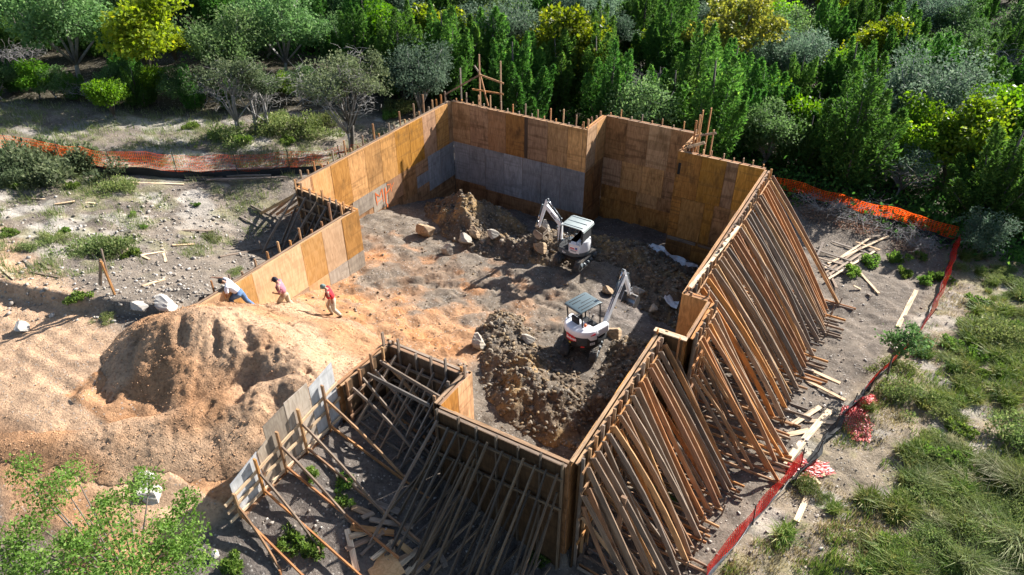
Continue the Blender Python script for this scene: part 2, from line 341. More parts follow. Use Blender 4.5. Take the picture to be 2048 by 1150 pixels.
def soil_colour(x, y):
    i = inside(x, y); n = fbm(x, y, .35, 4, 21); n2 = fbm(x, y, 1.1, 3, 31); n3 = fbm(x, y, .9, 4, 44)
    c = np.broadcast_to(C_FIELD, x.shape+(3,)).copy()
    # inside the pit: grey clay towards the back, orange sand on the ramp
    s = smooth(-9.5, -15.5, y+n*2.5) ; ci = lerp(C_GREY, C_SAND, s)
    ci = lerp(ci, C_ORANGE, smooth(.1, .6, n2)*smooth(-6, -11, y)*(x < 12.5)*.6)
    ci = lerp(ci, C_GREY, smooth(.0, .45, n3)*smooth(-20, -13, y)*.85)
    ci = lerp(ci, C_GREY*.9, smooth(10.6, 12.2, x+n))
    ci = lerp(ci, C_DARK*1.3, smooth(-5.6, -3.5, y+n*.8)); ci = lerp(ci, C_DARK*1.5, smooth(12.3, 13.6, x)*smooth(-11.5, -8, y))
    c = np.where(i[..., None], ci, c)
    out = ~i
    road = smooth(-21.6, -23.0, y + .18*(x+2)*(x < 2.4))*smooth(-29.0, -28.0, y+fbm(x,y,.6,3,9)*.5+np.maximum(x-3,0)*.12)*smooth(10.4, 9.8, x)*out
    c = lerp(c, C_SANDL, road*smooth(-27.9, -27.0, y+np.maximum(3.4-x, 0)*.0)); c = lerp(c, C_SAND*1.02, road*smooth(-26.6, -27.8, y))
    left = smooth(1, -3, x)*out*(1-road)
    c = lerp(c, C_LIME, left*smooth(.12, .5, n3)*smooth(-1, -7, x)*.85)
    c = lerp(c, C_GRASS, left*smooth(.1, .6, -n2)*.35)
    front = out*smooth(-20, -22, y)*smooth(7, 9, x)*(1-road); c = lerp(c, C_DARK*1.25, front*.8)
    right = out*smooth(17.9, 18.2, x); c = lerp(c, C_FIELD*.95, right)
    fx = np.interp(y, [-24,-18,-13,-9,-6,0,5,8.5], [21.3,21.8,22.6,23.6,24.5,25.7,26.7,26.9])
    fld = right*smooth(-.2, .5, x-fx); c = lerp(c, C_STRAW, fld*.85); c = lerp(c, C_GRASS, fld*smooth(.1, .5, n2)*.35); c = lerp(c, C_LIME, fld*smooth(.25, .6, n3)*.6)
    px, py = pixv(x, y); fl = np.interp(px, FE_X, FE_Y)
    wood = smooth(14, -14, py-fl)*out
    c = lerp(c, C_LITTER, wood)
    return np.clip(c, 0, 1)
FE_X = [-800, 0, 250, 480, 620, 800, 1000, 1300, 1560, 1720, 1890, 2048, 2600]; FE_Y = [190, 200, 225, 232, 222, 235, 262, 330, 372, 405, 448, 490, 620]
TE_Y = [140, 150, 168, 180, 165, 190, 250, 325, 365, 392, 430, 470, 600]
def pixv(x, y):
    z = base_z(x, y); d0, d1, d2 = x-_C[0], y-_C[1], z-_C[2]
    zc = d0*_f[0]+d1*_f[1]+d2*_f[2]; zc = np.where(zc < .5, .5, zc)
    return 1024+FPX*(d0*_r[0]+d1*_r[1])/zc, 575-FPX*(d0*_u[0]+d1*_u[1]+d2*_u[2])/zc
def axis(a, b, c, d, h, H):
    """fine step h in [b,c], growing to a and d"""
    o = list(np.arange(b, c+1e-6, h)); s = h; q = o[-1]
    while q < d: s = min(s*1.12, H); q += s; o.append(q)
    s = h; q = o[0]; pre = []
    while q > a: s = min(s*1.12, H); q -= s; pre.append(q)
    return np.array(pre[::-1]+o)
def grid_mesh(name, X, Y, Zf, colf):
    gx, gy = np.meshgrid(X, Y); z = Zf(gx, gy); nx, ny = len(X), len(Y)
    V = np.stack([gx, gy, z], 2).reshape(-1, 3); k = np.arange((ny-1)*(nx-1)); r, c = k//(nx-1), k % (nx-1); a = r*nx+c
    return np_mesh(name, V, np.stack([a, a+1, a+nx+1, a+nx], 1), True, None, colf(gx, gy).reshape(-1, 3))
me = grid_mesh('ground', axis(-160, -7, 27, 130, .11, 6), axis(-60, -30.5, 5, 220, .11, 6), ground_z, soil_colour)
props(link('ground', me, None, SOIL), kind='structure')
# ---- heaps
def heap(name, box, crests, label, colf, mt, rough=.12, h=.07, slump=None, freq=1.4, wig=.35):
    X = np.arange(box[0], box[1], h); Y = np.arange(box[2], box[3], h)
    gx, gy = np.meshgrid(X, Y); z = np.full(gx.shape, -99.0)
    wx = gx+fbm(gx, gy, .7, 3, 51)*wig; wy = gy+fbm(gx, gy, .7, 3, 52)*wig
    for pts, sl, rnd_ in crests:
        d, hz, _ = polydist(wx, wy, pts); z = np.maximum(z, hz-sl*(np.sqrt(d*d+rnd_*rnd_)-rnd_))
    g = ground_z(gx, gy); e = smooth(-.02, .5, z-g)
    z = z+(fbm(gx, gy, freq, 5, 61)*rough+fbm(gx, gy, 5.5, 3, 67)*rough*.4)*(.35+.65*e)
    if slump is not None: z = z+slump(gx, gy)*e
    z = np.where((gx > 10.44) & (gy < -19.3), -99, z)
    z = np.where(z < g+.0, g-.12, z)
    keep = z > g-.05; nx = len(X); k = np.arange((len(Y)-1)*(nx-1)); r, c = k//(nx-1), k % (nx-1); a = r*nx+c
    F = np.stack([a, a+1, a+nx+1, a+nx], 1); kv = keep.ravel(); F = F[kv[F].any(1)]
    ids, inv = np.unique(F, return_inverse=True); V = np.stack([gx, gy, z], 2).reshape(-1, 3)[ids]
    me = np_mesh(name, V, inv.reshape(F.shape), True, None, colf(gx, gy, z-g).reshape(-1, 3)[ids])
    return props(link(name, me, None, mt), label, 'heap'), V
def sandc(x, y, d): return lerp(np.broadcast_to(C_SAND, x.shape+(3,)), C_SANDL, smooth(-.4, .6, fbm(x, y, .5, 3, 71)))
def gully(x, y):
    a = 0
    for P, dp, wd in (([(4.9,-22.3),(5.5,-22.9)], .16, .16), ([(5.9,-21.9),(6.5,-22.5)], .14, .13), ([(6.2,-21.3),(7.1,-21.7)], .2, .22), ([(7.6,-22.2),(7.9,-23.2)], .28, .22), ([(3.9,-23.3),(4.4,-24.2)], .15, .2), ([(9,-22.6),(9.3,-23.5)], .25, .3)):
        d, _, _ = polydist(x, y, P); a = a-dp*np.exp(-(d/wd)**2)
    return a
SAND, SANDV = heap('sand_pile', (0.5, 12, -28.5, -16.5), [([(4.3,-22.6,5.75),(4.9,-22.2,5.95),(5.7,-21.7,5.85),(7.0,-21.3,5.4),(8.6,-21.2,4.8),(9.9,-21.2,4.3)], .66, .35), ([(2.74, -28.13, 4.430000000000001), (3.39, -27.66, 4.430000000000001), (5.15, -26.55, 4.430000000000001), (5.83, -25.77, 4.430000000000001), (6.73, -24.76, 4.48), (7.51, -23.58, 4.58), (8.46, -22.68, 4.680000000000001), (9.01, -21.55, 4.73)], .55, .3)],
   'big pile of tan sand on the haul road beside the workers', sandc, SANDM, .04, .05, lambda x, y: gully(x, y)+fbm(x, y, 6.5, 3, 93)*.028-np.maximum(0, fbm(x, y, 2.6, 3, 95)-.6)*.2, 1.1, .12)
def clayc(x, y, d):
    c = lerp(np.broadcast_to(np.array((.145,.11,.078)), x.shape+(3,)), np.array((.27,.18,.09)), smooth(-.1, .5, fbm(x, y, .8, 3, 81)))
    return lerp(c, C_GREY*.7, smooth(.1, .6, fbm(x, y, 1.6, 3, 82)))
HEAPS = []
def pitheap(crests, box, label, rough=.2):
    o, V = heap('spoil_heap', box, crests, label, clayc, SOIL, rough, .05, lambda x, y: fbm(x, y, 4.2, 4, 91)*.11, 1.3); o['group'] = 'spoil heaps in the pit'; HEAPS.append(V); return o
pitheap([([(3.2,-4.6,1.9),(4.2,-5.2,2.5),(4.7,-6.2,1.9)], .75, .15), ([(4.7,-6.2,1.8),(6.8,-7.2,1.35),(8.6,-6.6,1.6),(9.6,-5.6,1.7)], .6, .3)], (1, 11.3, -9.6, -2.5), 'rocky brown spoil heap at the back of the pit below the left wall')
pitheap([([(11.2,-13.2,1.85),(12.3,-14.5,2.05),(13.4,-15.4,2.15),(14.8,-15.6,1.95)], .5, .4), ([(16.2,-11.6,1.6),(16.6,-13.6,1.7),(16.1,-15,1.6)], .6, .3)], (9, 17.6, -18.8, -9.5), 'dark clod spoil heap under and beside the newer excavator')
pitheap([([(10.2,-3.6,.8),(12.2,-3.5,.9),(14.6,-3.3,.6)], .6, .3), ([(14.4,-5.2,1.1),(16.2,-6,1.2)], .55, .3)], (8.4, 17.5, -8, -1), 'dark wet spoil bank in the shade of the back walls')
# ---------------------------------------------------------------- formwork
def board(name, parent, a, b, w=.089, t=.038, m=None, side=None, bow=0.0, roll=0.0):
    """sawn board from a to b; its wide face is square to `side`; local X runs along the board"""
    a, b = Vector(a), Vector(b); d = b-a; L = d.length; x = d/L
    s = Vector(side) if side else Vector((0, 0, 1)).cross(x)
    if s.length < 1e-4: s = Vector((1, 0, 0))
    y = (s-x*s.dot(x)).normalized(); z = x.cross(y)
    n = 5 if bow else 1; v = []; f = []
    for i in range(n+1):
        u = i/n; o = bow*(1-(2*u-1)**2); r = roll*(u-.5)
        for sy, sz in ((-1,-1),(1,-1),(1,1),(-1,1)):
            yy, zz = sy*t/2, sz*w/2
            v.append(((u-.5)*L, yy*math.cos(r)-zz*math.sin(r)+o*.4, yy*math.sin(r)+zz*math.cos(r)+o))
    for i in range(n):
        for k in range(4): f.append((i*4+k, (i+1)*4+k, (i+1)*4+(k+1) % 4, i*4+(k+1) % 4))
    f += [(0,1,2,3), (n*4+3, n*4+2, n*4+1, n*4)]
    me = bpy.data.meshes.new(name); me.from_pydata(v, [], f); me.update()
    o = link(name, me, parent, m or LUM)
    M = Matrix((x, y, z)).transposed().to_4x4(); M.translation = (a+b)/2; o.matrix_basis = M
    return o
KEY = {'P': PLY, 'D': PLYD, 'N': PLYN, 'G': PLYG, 'L': PLYGL, 'W': PLYW, 'K': PLYK, 'X': PLYX}
class Wall:
    """local X runs along the wall, local Y points out of the pit, the inner face is y = 0"""
    def __init__(s, p0, p1, label, z0=5.0, z1=5.0):
        s.p0, s.p1 = Vector((*p0, 0)), Vector((*p1, 0)); d = s.p1-s.p0; s.L = d.length; s.rz = math.atan2(d.y, d.x); s.z0, s.z1 = z0, z1
        s.o = empty('timber_formwork', s.p0, s.rz, label, 'formwork', 'plywood formwork walls round the pit')
        s.M = Matrix.Translation(s.p0) @ Matrix.Rotation(s.rz, 4, 'Z')
    def top(s, u): return s.z0+(s.z1-s.z0)*u/s.L
    def W(s, u, y): return s.M @ Vector((u, y, 0))
    def zin(s, u): q = s.W(min(max(u, .05), s.L-.05), -.12); return float(INN(np.array([q.x]), np.array([q.y]))[0])
    def zout(s, u, y=.6): q = s.W(u, y); return gz(q.x, q.y)
    def slab(s, name, u0, u1, zt, zb, y, th, m):
        """zt, zb: functions of u"""
        n = max(1, int((u1-u0)/.6)); v = []; f = []
        us = [u0+(u1-u0)*i/n for i in range(n+1)]; c = (u0+u1)/2
        for u in us: v += [(u-c, 0, zb(u)), (u-c, 0, zt(u)), (u-c, th, zt(u)), (u-c, th, zb(u))]
        for i in range(n):
            for k in range(4): f.append((i*4+k, i*4+(k+1) % 4, (i+1)*4+(k+1) % 4, (i+1)*4+k))
        f += [(3,2,1,0), (n*4, n*4+1, n*4+2, n*4+3)]
        me = bpy.data.meshes.new(name); me.from_pydata(v, [], f); me.update()
        o = link(name, me, s.o, m); o.location = (c, y, 0); return o
    def skin(s, rows, base='D', e0=0, e1=0):
        if base: s.slab('base_sheeting', .0, s.L, lambda u: s.top(u)-.02, lambda u: s.zin(u)-.4, .02, .02, KEY[base])
        for hi, lo, ps in rows:
            u = 0
            for w, k in ps:
                if k != '-':
                    u1 = min(u+w, s.L)
                    jig = rnd.uniform(-.008, .008)
                    s.slab('plywood_sheet', u+.009, u1-.009, lambda q: s.top(q)-hi, lambda q: max(s.top(q)-lo, s.zin(q)-.3), jig-.002, .018, KEY[k])
                u += w
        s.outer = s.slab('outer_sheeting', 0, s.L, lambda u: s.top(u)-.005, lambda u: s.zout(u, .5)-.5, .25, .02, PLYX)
        a = board('top_plate', s.o, (0, .06, s.top(0)-.02), (s.L, .06, s.top(s.L)-.02), .089, .038, LUM, (0, 0, 1))
        b = board('top_plate', s.o, (0, .225, s.top(0)-.025), (s.L, .225, s.top(s.L)-.025), .089, .038, LUM, (0, 0, 1))
        b.location.y = .2
    def studs(s, sp, lo, hi, pat=None, y=.316, w=.089, t=.05, m=None, u0=.1):
        n = int((s.L-2*u0)/sp); k = 0
        for i in range(n+1):
            u = u0+i*(s.L-2*u0)/max(n, 1)+rnd.uniform(-.05, .05); e = pat(i) if pat else rnd.uniform(lo, hi)
            if e is None: continue
            board('stud', s.o, (u, y, s.zout(u, .5)-.25), (u+rnd.uniform(-.02, .02), y, s.top(u)+e), w, t, m or (LUM if rnd.random() < .7 else LUMG), (1, 0, 0))
    def walers(s, hs, m=None):
        for h in hs:
            board('waler', s.o, (0, .385, s.top(0)-h), (s.L, .385, s.top(s.L)-h), .089, .045, m or LUM, (0, 1, 0))
    def braces(s, sp, foot, h=.12, m=LUM, low=True, stake=.5, kick=True, jit=.08, w=.12, u0=.2, lean=0.0, mix=0.0, lowh=2.2, u1=None, over=.9):
        """long raking shores, a lower shore under each, a ground kicker to the foot of the wall and a stake"""
        e = s.L-u0 if u1 is None else u1; n = max(1, int(round((e-u0)/sp)))
        for i in range(n+1):
            u = u0+(e-u0)*i/n+rnd.uniform(-jit, jit); u = min(max(u, .05), s.L-.05); ft = foot(u)+rnd.uniform(-.25, .25); uf = u+lean+rnd.uniform(-.15, .15)
            zf = s.zout(uf, ft); mm = LUMG if rnd.random() < mix else m
            board('brace', s.o, (u, .42, s.top(u)-h-rnd.uniform(0, .15)), (uf, ft+.05, zf+.05), w*rnd.uniform(.8, 1.1), .042, mm, (1, 0, 0), rnd.uniform(-.16, .08), rnd.uniform(-.15, .15))
            if low:
                f2 = ft*rnd.uniform(.62, .9); u2 = u+rnd.uniform(.05, .2); uf2 = uf+rnd.uniform(.02, .2)
                board('brace', s.o, (u2, .42, s.top(u)-lowh+rnd.uniform(-.3, .3)), (uf2, f2, s.zout(uf2, f2)+.05), w*.85, .042, LUMG if rnd.random() < mix else m, (1, 0, 0), rnd.uniform(-.08, .03))
            if kick:
                ex = ft+rnd.uniform(.0, over)
                board('kicker', s.o, (u+.06, .45, s.zout(u, .5)+.12), (uf+.06, ex, s.zout(uf, ex)+.10), .1, .042, LUMG if rnd.random() < mix+.15 else m, (1, 0, 0))
            if rnd.random() < stake:
                q = ft+rnd.uniform(-.1, .35); board('stake', s.o, (uf+.13, q, s.zout(uf, q)-.15), (uf+.13+rnd.uniform(-.06, .06), q+.05, s.zout(uf, q)+rnd.uniform(.3, .6)), .05, .035, LUMG, (1, 0, 0))
# -- left wall
W_ = Wall((0, -12.25), (0, 0), 'long lit plywood wall along the left of the pit with orange spray paint')
W_.skin([(0, 2.44, [(.7,'N'),(.12,'D'),(1.25,'N'),(1.22,'P'),(1.22,'P'),(1.22,'P'),(1.22,'P'),(1.22,'P'),(1.22,'P'),(1.22,'K'),(1.22,'P'),(.42,'P')]),
         (2.44, 3.35, [(3.2,'-'),(1.5,'W')]), (2.44, 3.75, [(4.7,'-'),(1.22,'W'),(1.3,'K')]), (2.44, 4.2, [(7.22,'-'),(1.22,'D'),(1.2,'D')]),
         (2.44, 4.6, [(9.64,'-'),(1.22,'G'),(1.39,'G')]), (3.25, 3.95, [(8.5,'-'),(1.15,'G')])])
W_.studs(.42, .1, .45, lambda i: (.12, .5, .2, .62, .15)[i % 5]*rnd.uniform(.7, 1.3)+(.35 if i > 20 and i % 2 else 0))
W_.walers((.35, 1.3, 2.4))
mb = MB()
for (u, z, du, dz, wd) in ((4.95,2.35,.03,-.75,.06),(4.95,2.3,.3,-.3,.05),(5.25,2.0,.22,.35,.05),(5.5,2.35,.02,-.8,.06),(5.0,1.75,.5,.12,.04),(5.75,2.3,-.05,-.95,.09),(5.72,1.9,.5,.25,.06),(6.2,2.35,.04,-.5,.05),(5.9,2.4,.35,-.1,.04),(6.3,2.1,.2,.2,.04),(5.78,1.35,.03,-.35,.07)):
    d = Vector((du, dz)); nrm = Vector((-d.y, d.x)).normalized()*wd/2
    q = [(u+nrm.x, z+nrm.y), (u+du*.5+nrm.x*1.3, z+dz*.5+nrm.y*1.3), (u+du+nrm.x*.5, z+dz+nrm.y*.5), (u+du-nrm.x*.5, z+dz-nrm.y*.5), (u+du*.5-nrm.x*1.1, z+dz*.5-nrm.y*1.1), (u-nrm.x, z-nrm.y)]
    mb.prism(q, -.011, -.0085)
SPRAY = plain('orange_spray_paint', (.75, .17, .04), .6, noise=.3, scale=9)
mb.build('spray_marking', SPRAY, W_.o)
# -- back wall
W_ = Wall((0, 0), (8.64, 0), 'back wall with orange plywood above grey panels behind the older excavator')
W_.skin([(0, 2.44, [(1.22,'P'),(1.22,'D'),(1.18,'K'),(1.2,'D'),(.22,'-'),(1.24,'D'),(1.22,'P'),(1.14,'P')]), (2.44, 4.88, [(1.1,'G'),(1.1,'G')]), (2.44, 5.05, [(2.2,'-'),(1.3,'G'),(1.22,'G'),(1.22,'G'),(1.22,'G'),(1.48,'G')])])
W_.studs(.38, .1, .3, lambda i: rnd.uniform(.06, .14) if i % 2 else (rnd.uniform(.35, .75) if i > 1 else .1)); W_.walers((.35, 1.3))
board('gap_strip', W_.o, (4.93, .012, 4.98), (4.93, .012, 2.58), .2, .012, plain('dark_wet_board', (.055, .03, .016), .7), (0, 1, 0))
# -- recess of the back wall
W_ = Wall((8.64, 0), (8.64, 2.41), 'short return wall with a lit upper corner left of the deep recess')
W_.skin([(0, 2.44, [(1.2,'P'),(1.21,'P')]), (2.44, 4.88, [(1.2,'D'),(1.21,'D')])]); W_.studs(.55, .05, .6); 
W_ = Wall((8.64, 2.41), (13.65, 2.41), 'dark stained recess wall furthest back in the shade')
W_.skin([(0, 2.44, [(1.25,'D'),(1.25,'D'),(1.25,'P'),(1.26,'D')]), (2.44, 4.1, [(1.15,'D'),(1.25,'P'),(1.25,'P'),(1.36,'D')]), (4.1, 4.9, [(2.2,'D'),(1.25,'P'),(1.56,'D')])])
W_.studs(.55, .08, .45, lambda i: rnd.uniform(.3, .45) if i % 2 else .1); W_.walers((.35, 1.4))
W_ = Wall((13.65, 2.41), (13.65, -.17), 'return wall with tall orange posts right of the deep recess')
W_.skin([(0, 2.44, [(1.25,'P'),(1.25,'P')]), (2.44, 4.88, [(1.25,'D'),(1.25,'D')])]); W_.studs(.5, .1, .3, lambda i: (.15, 1.3, 1.2, .25, .2, .1)[i % 6], m=LUM)
W_ = Wall((13.65, -.17), (17.87, -.17), 'back right plywood wall with a dark slot near its upper left corner')
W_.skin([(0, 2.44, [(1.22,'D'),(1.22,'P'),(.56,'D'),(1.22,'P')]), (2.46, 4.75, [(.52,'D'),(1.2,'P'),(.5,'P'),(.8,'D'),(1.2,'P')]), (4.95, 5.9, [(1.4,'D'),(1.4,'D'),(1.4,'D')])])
W_.studs(.5, .1, .3); W_.walers((.35, 1.4))
mb = MB(); mb.box((.16, -.004, 4.1), (.14, .006, .62)); mb.build('dark_slot', plain('black_gap', (.012, .010, .009), .9), W_.o)
board('ledger', W_.o, (0.05, -.03, .15), (1.6, -.03, .12), .18, .04, LUMG, (0, 1, 0)); board('ledger', W_.o, (1.75, -.03, .10), (4.1, -.03, .08), .12, .04, LUM, (0, 1, 0))
# -- right wall, the bump-out and the front right wall
footR = lambda u: 4.55-.045*u
W_ = Wall((17.87, -.17), (17.87, -11.88), 'long right wall carried by a dense rank of raking timber braces')
W_.skin([(0, 2.44, [(1.22,'P')]*9+[(1,'P')]), (2.44, 4.88, [(1.22,'D')]*10)]); W_.studs(.45, .05, .2); W_.walers((.3, 1.1, 2.2, 3.4)); W_.braces(.36, footR, over=1.3, jit=.07, w=.18, mix=.35, lowh=1.3)
board('stringer', W_.o, (6.0, .42, 5.02), (11.3, .15, 5.06), .14, .04, LUMF, (0, 0, 1))
W_ = Wall((17.87, -11.88), (18.79, -11.88), 'narrow bare plywood face of the bump-out in the right wall'); W_.skin([(0, 2.44, [(.92,'P')]), (2.44, 4.88, [(.92,'P')])]); W_.studs(.7, .1, .25)
W_ = Wall((18.79, -11.88), (18.79, -14.15), 'outer side of the bump-out with bright orange braces'); W_.skin([(0, 2.44, [(1.1,'P'),(1.1,'P')]), (2.44, 4.88, [(1.1,'D'),(1.1,'D')])]); W_.studs(.4, .08, .25); W_.walers((.3, 1.2, 2.4)); W_.braces(.34, lambda u: 3.7, over=.8, jit=.04, w=.14, lowh=1.5)
W_ = Wall((18.79, -14.15), (17.87, -14.15), 'short near side of the bump-out capped with pale boards'); W_.skin([(0, 2.44, [(.92,'P')]), (2.44, 4.88, [(.92,'D')])]); W_.studs(.7, .1, .35)
board('cap_board', W_.o, (-.1, .2, 5.05), (1.0, .2, 5.05), .2, .04, LUMF, (0, 0, 1))
W_ = Wall((17.87, -14.15), (17.87, -20.74), 'near right wall whose orange braces run down to the front corner')
W_.skin([(0, 2.44, [(1.22,'P')]*5+[(.49,'P')]), (2.44, 4.88, [(1.22,'D')]*6)]); W_.studs(.4, .05, .28); W_.walers((.3, 1.1, 2.2, 3.3)); W_.braces(.34, lambda u: 3.35-.06*u, over=.8, jit=.08, w=.19, mix=.1, lowh=1.2)
W_.braces(.62, lambda u: 2.6, h=2.0, over=.3, jit=.1, w=.13, mix=.3, low=False, stake=.2)
W_.braces(3, lambda u: 2.0, h=1.6, low=False, u0=6.2, u1=6.5, kick=False)
# -- front wall, the box and the ramp wing
W_ = Wall((17.87, -20.74), (13.75, -20.74), 'front wall in shade with dark poles propping its outer face')
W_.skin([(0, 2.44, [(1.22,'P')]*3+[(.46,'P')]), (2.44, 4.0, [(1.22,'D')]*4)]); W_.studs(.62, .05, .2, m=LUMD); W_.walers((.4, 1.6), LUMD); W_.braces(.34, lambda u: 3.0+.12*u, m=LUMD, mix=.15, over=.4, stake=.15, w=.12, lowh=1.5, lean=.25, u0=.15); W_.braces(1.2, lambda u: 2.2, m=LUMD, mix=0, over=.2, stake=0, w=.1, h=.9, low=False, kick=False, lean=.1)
W_ = Wall((13.75, -20.74), (13.75, -19.09), 'short sunlit orange return wall between the front wall and the timber box'); W_.skin([(0, 2.44, [(.85,'P'),(.8,'P')])]); W_.studs(.5, .05, .3)
W_ = Wall((13.75, -19.09), (10.5, -19.09), 'back side of the timber box with dark braces inside it'); W_.skin([(0, 2.44, [(1.22,'P'),(1.22,'P'),(.81,'P')])]); W_.studs(.55, .15, .5, m=LUMG); W_.walers((.55, 1.3), LUMG); W_.braces(.5, lambda u: 2.6, m=LUMG, mix=.6, over=.3, stake=0, w=.12, lowh=1.2, lean=.1)
W_ = Wall((10.5, -19.09), (10.5, -21.55), 'curved left side of the timber box with orange posts'); W_.skin([(0, 2.44, [(1.22,'P'),(1.22,'P')])]); W_.studs(.55, .1, .4, m=LUM); W_.walers((.5, 1.2), LUM); W_.braces(.5, lambda u: 2.9, m=LUM, mix=.5, over=.2, stake=.3, w=.13, low=False, lean=-.05)
board('tie_beam', W_.o, (.9, .4, 4.85), (1.35, 3.2, 4.9), .14, .045, LUM, (1, 0, 0)); board('tie_beam', W_.o, (1.5, .4, 4.8), (1.75, 2.9, 4.9), .14, .045, LUMG, (1, 0, 0))
# -- stepped wing at the sand pile
o = empty('timber_formwork', (10.5, -21.55, 0), -math.pi/2, 'stepped wing wall of grey sheets holding back the sand pile', 'formwork', 'plywood formwork walls round the pit')
def wingsheet(u0, u1, zt0, zt1, zb, m, y):
    mb = MB(); c = (u0+u1)/2; mb.prism([(u0-c, zb), (u1-c, zb), (u1-c, zt1), (u0-c, zt0)], 0, .02); q = mb.build('plywood_sheet', m, o); q.location = (c, y, 0)
for a in ((.04, 1.02, 5.86, 5.62, 3.0, PLYGL, 0), (1.06, 1.95, 5.85, 5.80, 3.0, PLYW, .006), (1.96, 2.75, 5.74, 5.60, 3.0, PLYW, -.004), (2.74, 3.12, 5.15, 5.0, 3.0, PLYW, .012), (3.13, 4.12, 5.02, 4.70, 3.0, PLYGL, -.004)): wingsheet(*a)
class _W: pass
zo = lambda u, y: gz(10.5+y, -21.55-u)
for h0, h1 in ((5.05, 4.25), (4.45, 3.95), (3.75, 3.6)): board('waler', o, (.0, .06, h0), (4.45, .06, h1), .1, .042, LUMF, (0, 1, 0))
for i, u in enumerate((.62, 1.62, 2.45, 3.3, 4.15)):
    zt = (5.45, 5.35, 5.2, 4.95, 4.45)[i]
    board('stud', o, (u, .11, zo(u, .1)-.1), (u, .11, zt), .1, .05, LUM, (1, 0, 0))
    ft = (2.6, 2.9, 2.5, 2.2, 1.9)[i]; uf = u+(-.25, .1, .05, .25, .45)[i]
    board('brace', o, (u, .16, zt-.55), (uf, ft, zo(uf, ft)+.05), .11, .042, (LUM, LUMG)[i % 2], (1, 0, 0), -.05)
    board('kicker', o, (u, .16, zo(u, .2)+.12), (uf, ft+.9+.3*i % 2, zo(uf, ft+1)+.10), .1, .042, LUM, (1, 0, 0))
    board('stake', o, (uf+.1, ft+.1, zo(uf, ft)-.1), (uf+.1, ft+.1, zo(uf, ft)+.35), .05, .035, LUM, (1, 0, 0))
# -- left return and left wing
W_ = Wall((3.4, -12.25), (0, -12.25), 'return wall at the end of the left wall with braces crossing behind the wing', 4.62, 4.9)
W_.skin([(0, 2.44, [(1.22,'P'),(1.22,'P'),(.96,'P')])]); W_.studs(.36, .1, .6, lambda i: rnd.uniform(.15, .6)); W_.walers((.3, .9, 1.5), LUMG); W_.braces(.6, lambda u: 2.6, m=LUMG, mix=.7, over=.2, stake=.2, low=True, w=.12, lowh=1.0)
W_ = Wall((3.4, -20.95), (3.4, -12.25), 'sunlit left wing wall of tan plywood running up behind the three workers', 4.7, 4.6)
u0 = W_.L
W_.skin([(0, 2.05, [(1.3,'N'),(.25,'-'),(1.1,'N'),(2.55,'N'),(1.2,'N'),(1.22,'N'),(1.08,'P')]), (2.07, 2.9, [(2.65,'-'),(2.55,'N'),(1.2,'N'),(1.22,'W'),(1.1,'W')])], base='N')
W_.studs(.6, .1, .5, lambda i: None if i < 3 else rnd.choice((.12, .2, .45, .5, .85) if i > 6 else (.1, .3)), m=LUM); W_.walers((.2, 1.1), LUM)
W_.braces(1.3, lambda u: 1.5, m=LUMG, low=False, stake=.3, w=.12, u0=3.6, over=.3)
WQ = W_
# braces to the ground on the left of the corner
board('brace', W_.o, (8.75, 3.2, 4.7), (8.45, 6.2, gz(-2.6, -12.5)+.05), .14, .045, LUM, (1, 0, 0)); 
for k in range(4): board('brace', W_.o, (8.8+.2*k, 3.55, 4.55-.3*k), (8.6+.25*k, 5.8-.25*k, gz(-2.3, -12.3)+.05), .12, .045, LUM, (1, 0, 0))
board('kicker', W_.o, (8.5, 3.8, gz(-.6, -12.4)+.12), (8.55, 6.9, gz(-3.4, -12.4)+.1), .12, .045, LUMG, (1, 0, 0))
# -- scaffold of posts behind the back left corner
o = empty('timber_scaffold', (.2, 1.0, 0), 0, 'tall bare timber posts and rails rising behind the back left corner', 'scaffold')
zb = gz(.2, 1.2)
for x, y, h in ((-.25, .1, 6.6), (.55, .9, 7.3), (2.1, .7, 7.2)): board('post', o, (x, y, zb-.3), (x, y, h), .12, .05, LUM if h > 7 else LUMG, (1, 0, 0))
board('rail', o, (-.9, -.7, 5.15), (.6, .95, 6.15), .1, .045, LUM, (0, 1, 0)); board('rail', o, (.5, .85, 6.15), (2.35, .6, 6.0), .1, .045, LUM, (0, 1, 0)); board('rail', o, (.2, .6, 5.3), (2.3, .65, 5.35), .09, .045, LUM, (0, 1, 0))
board('rail', o, (.6, .9, 6.1), (1.6, .1, 4.7), .09, .045, LUM, (0, 1, 0)); board('rail', o, (.2, .9, 6.6), (.6, .95, 6.1), .09, .045, LUMG, (0, 1, 0))
o = empty('timber_scaffold', (14.2, 1.0, 0), 0, 'orange posts and pale planks standing at the corner right of the recess', 'scaffold')
for x, y, h in ((.1, -.2, 6.9), (.35, .3, 6.9), (.75, -.1, 6.0)): board('post', o, (x, y, -1.2), (x, y, h), .13, .05, LUM, (1, 0, 0))
board('rail', o, (-.3, -.5, 5.0), (.6, -.9, 5.6), .14, .045, LUMF, (0, 1, 0)); board('rail', o, (-.3, .3, 5.3), (.9, -.2, 5.9), .1, .045, LUM, (0, 1, 0))
# -- single props at the front corner
q = on_ground(1222, 1128); props(board('propped_post', None, q+Vector((0, 0, -.1)), (q.x+.15, q.y-.1, q.z+3.3), .16, .09, LUM, (0, 1, 0)), 'lone thick post leaning beside the braces at the front corner', 'post')
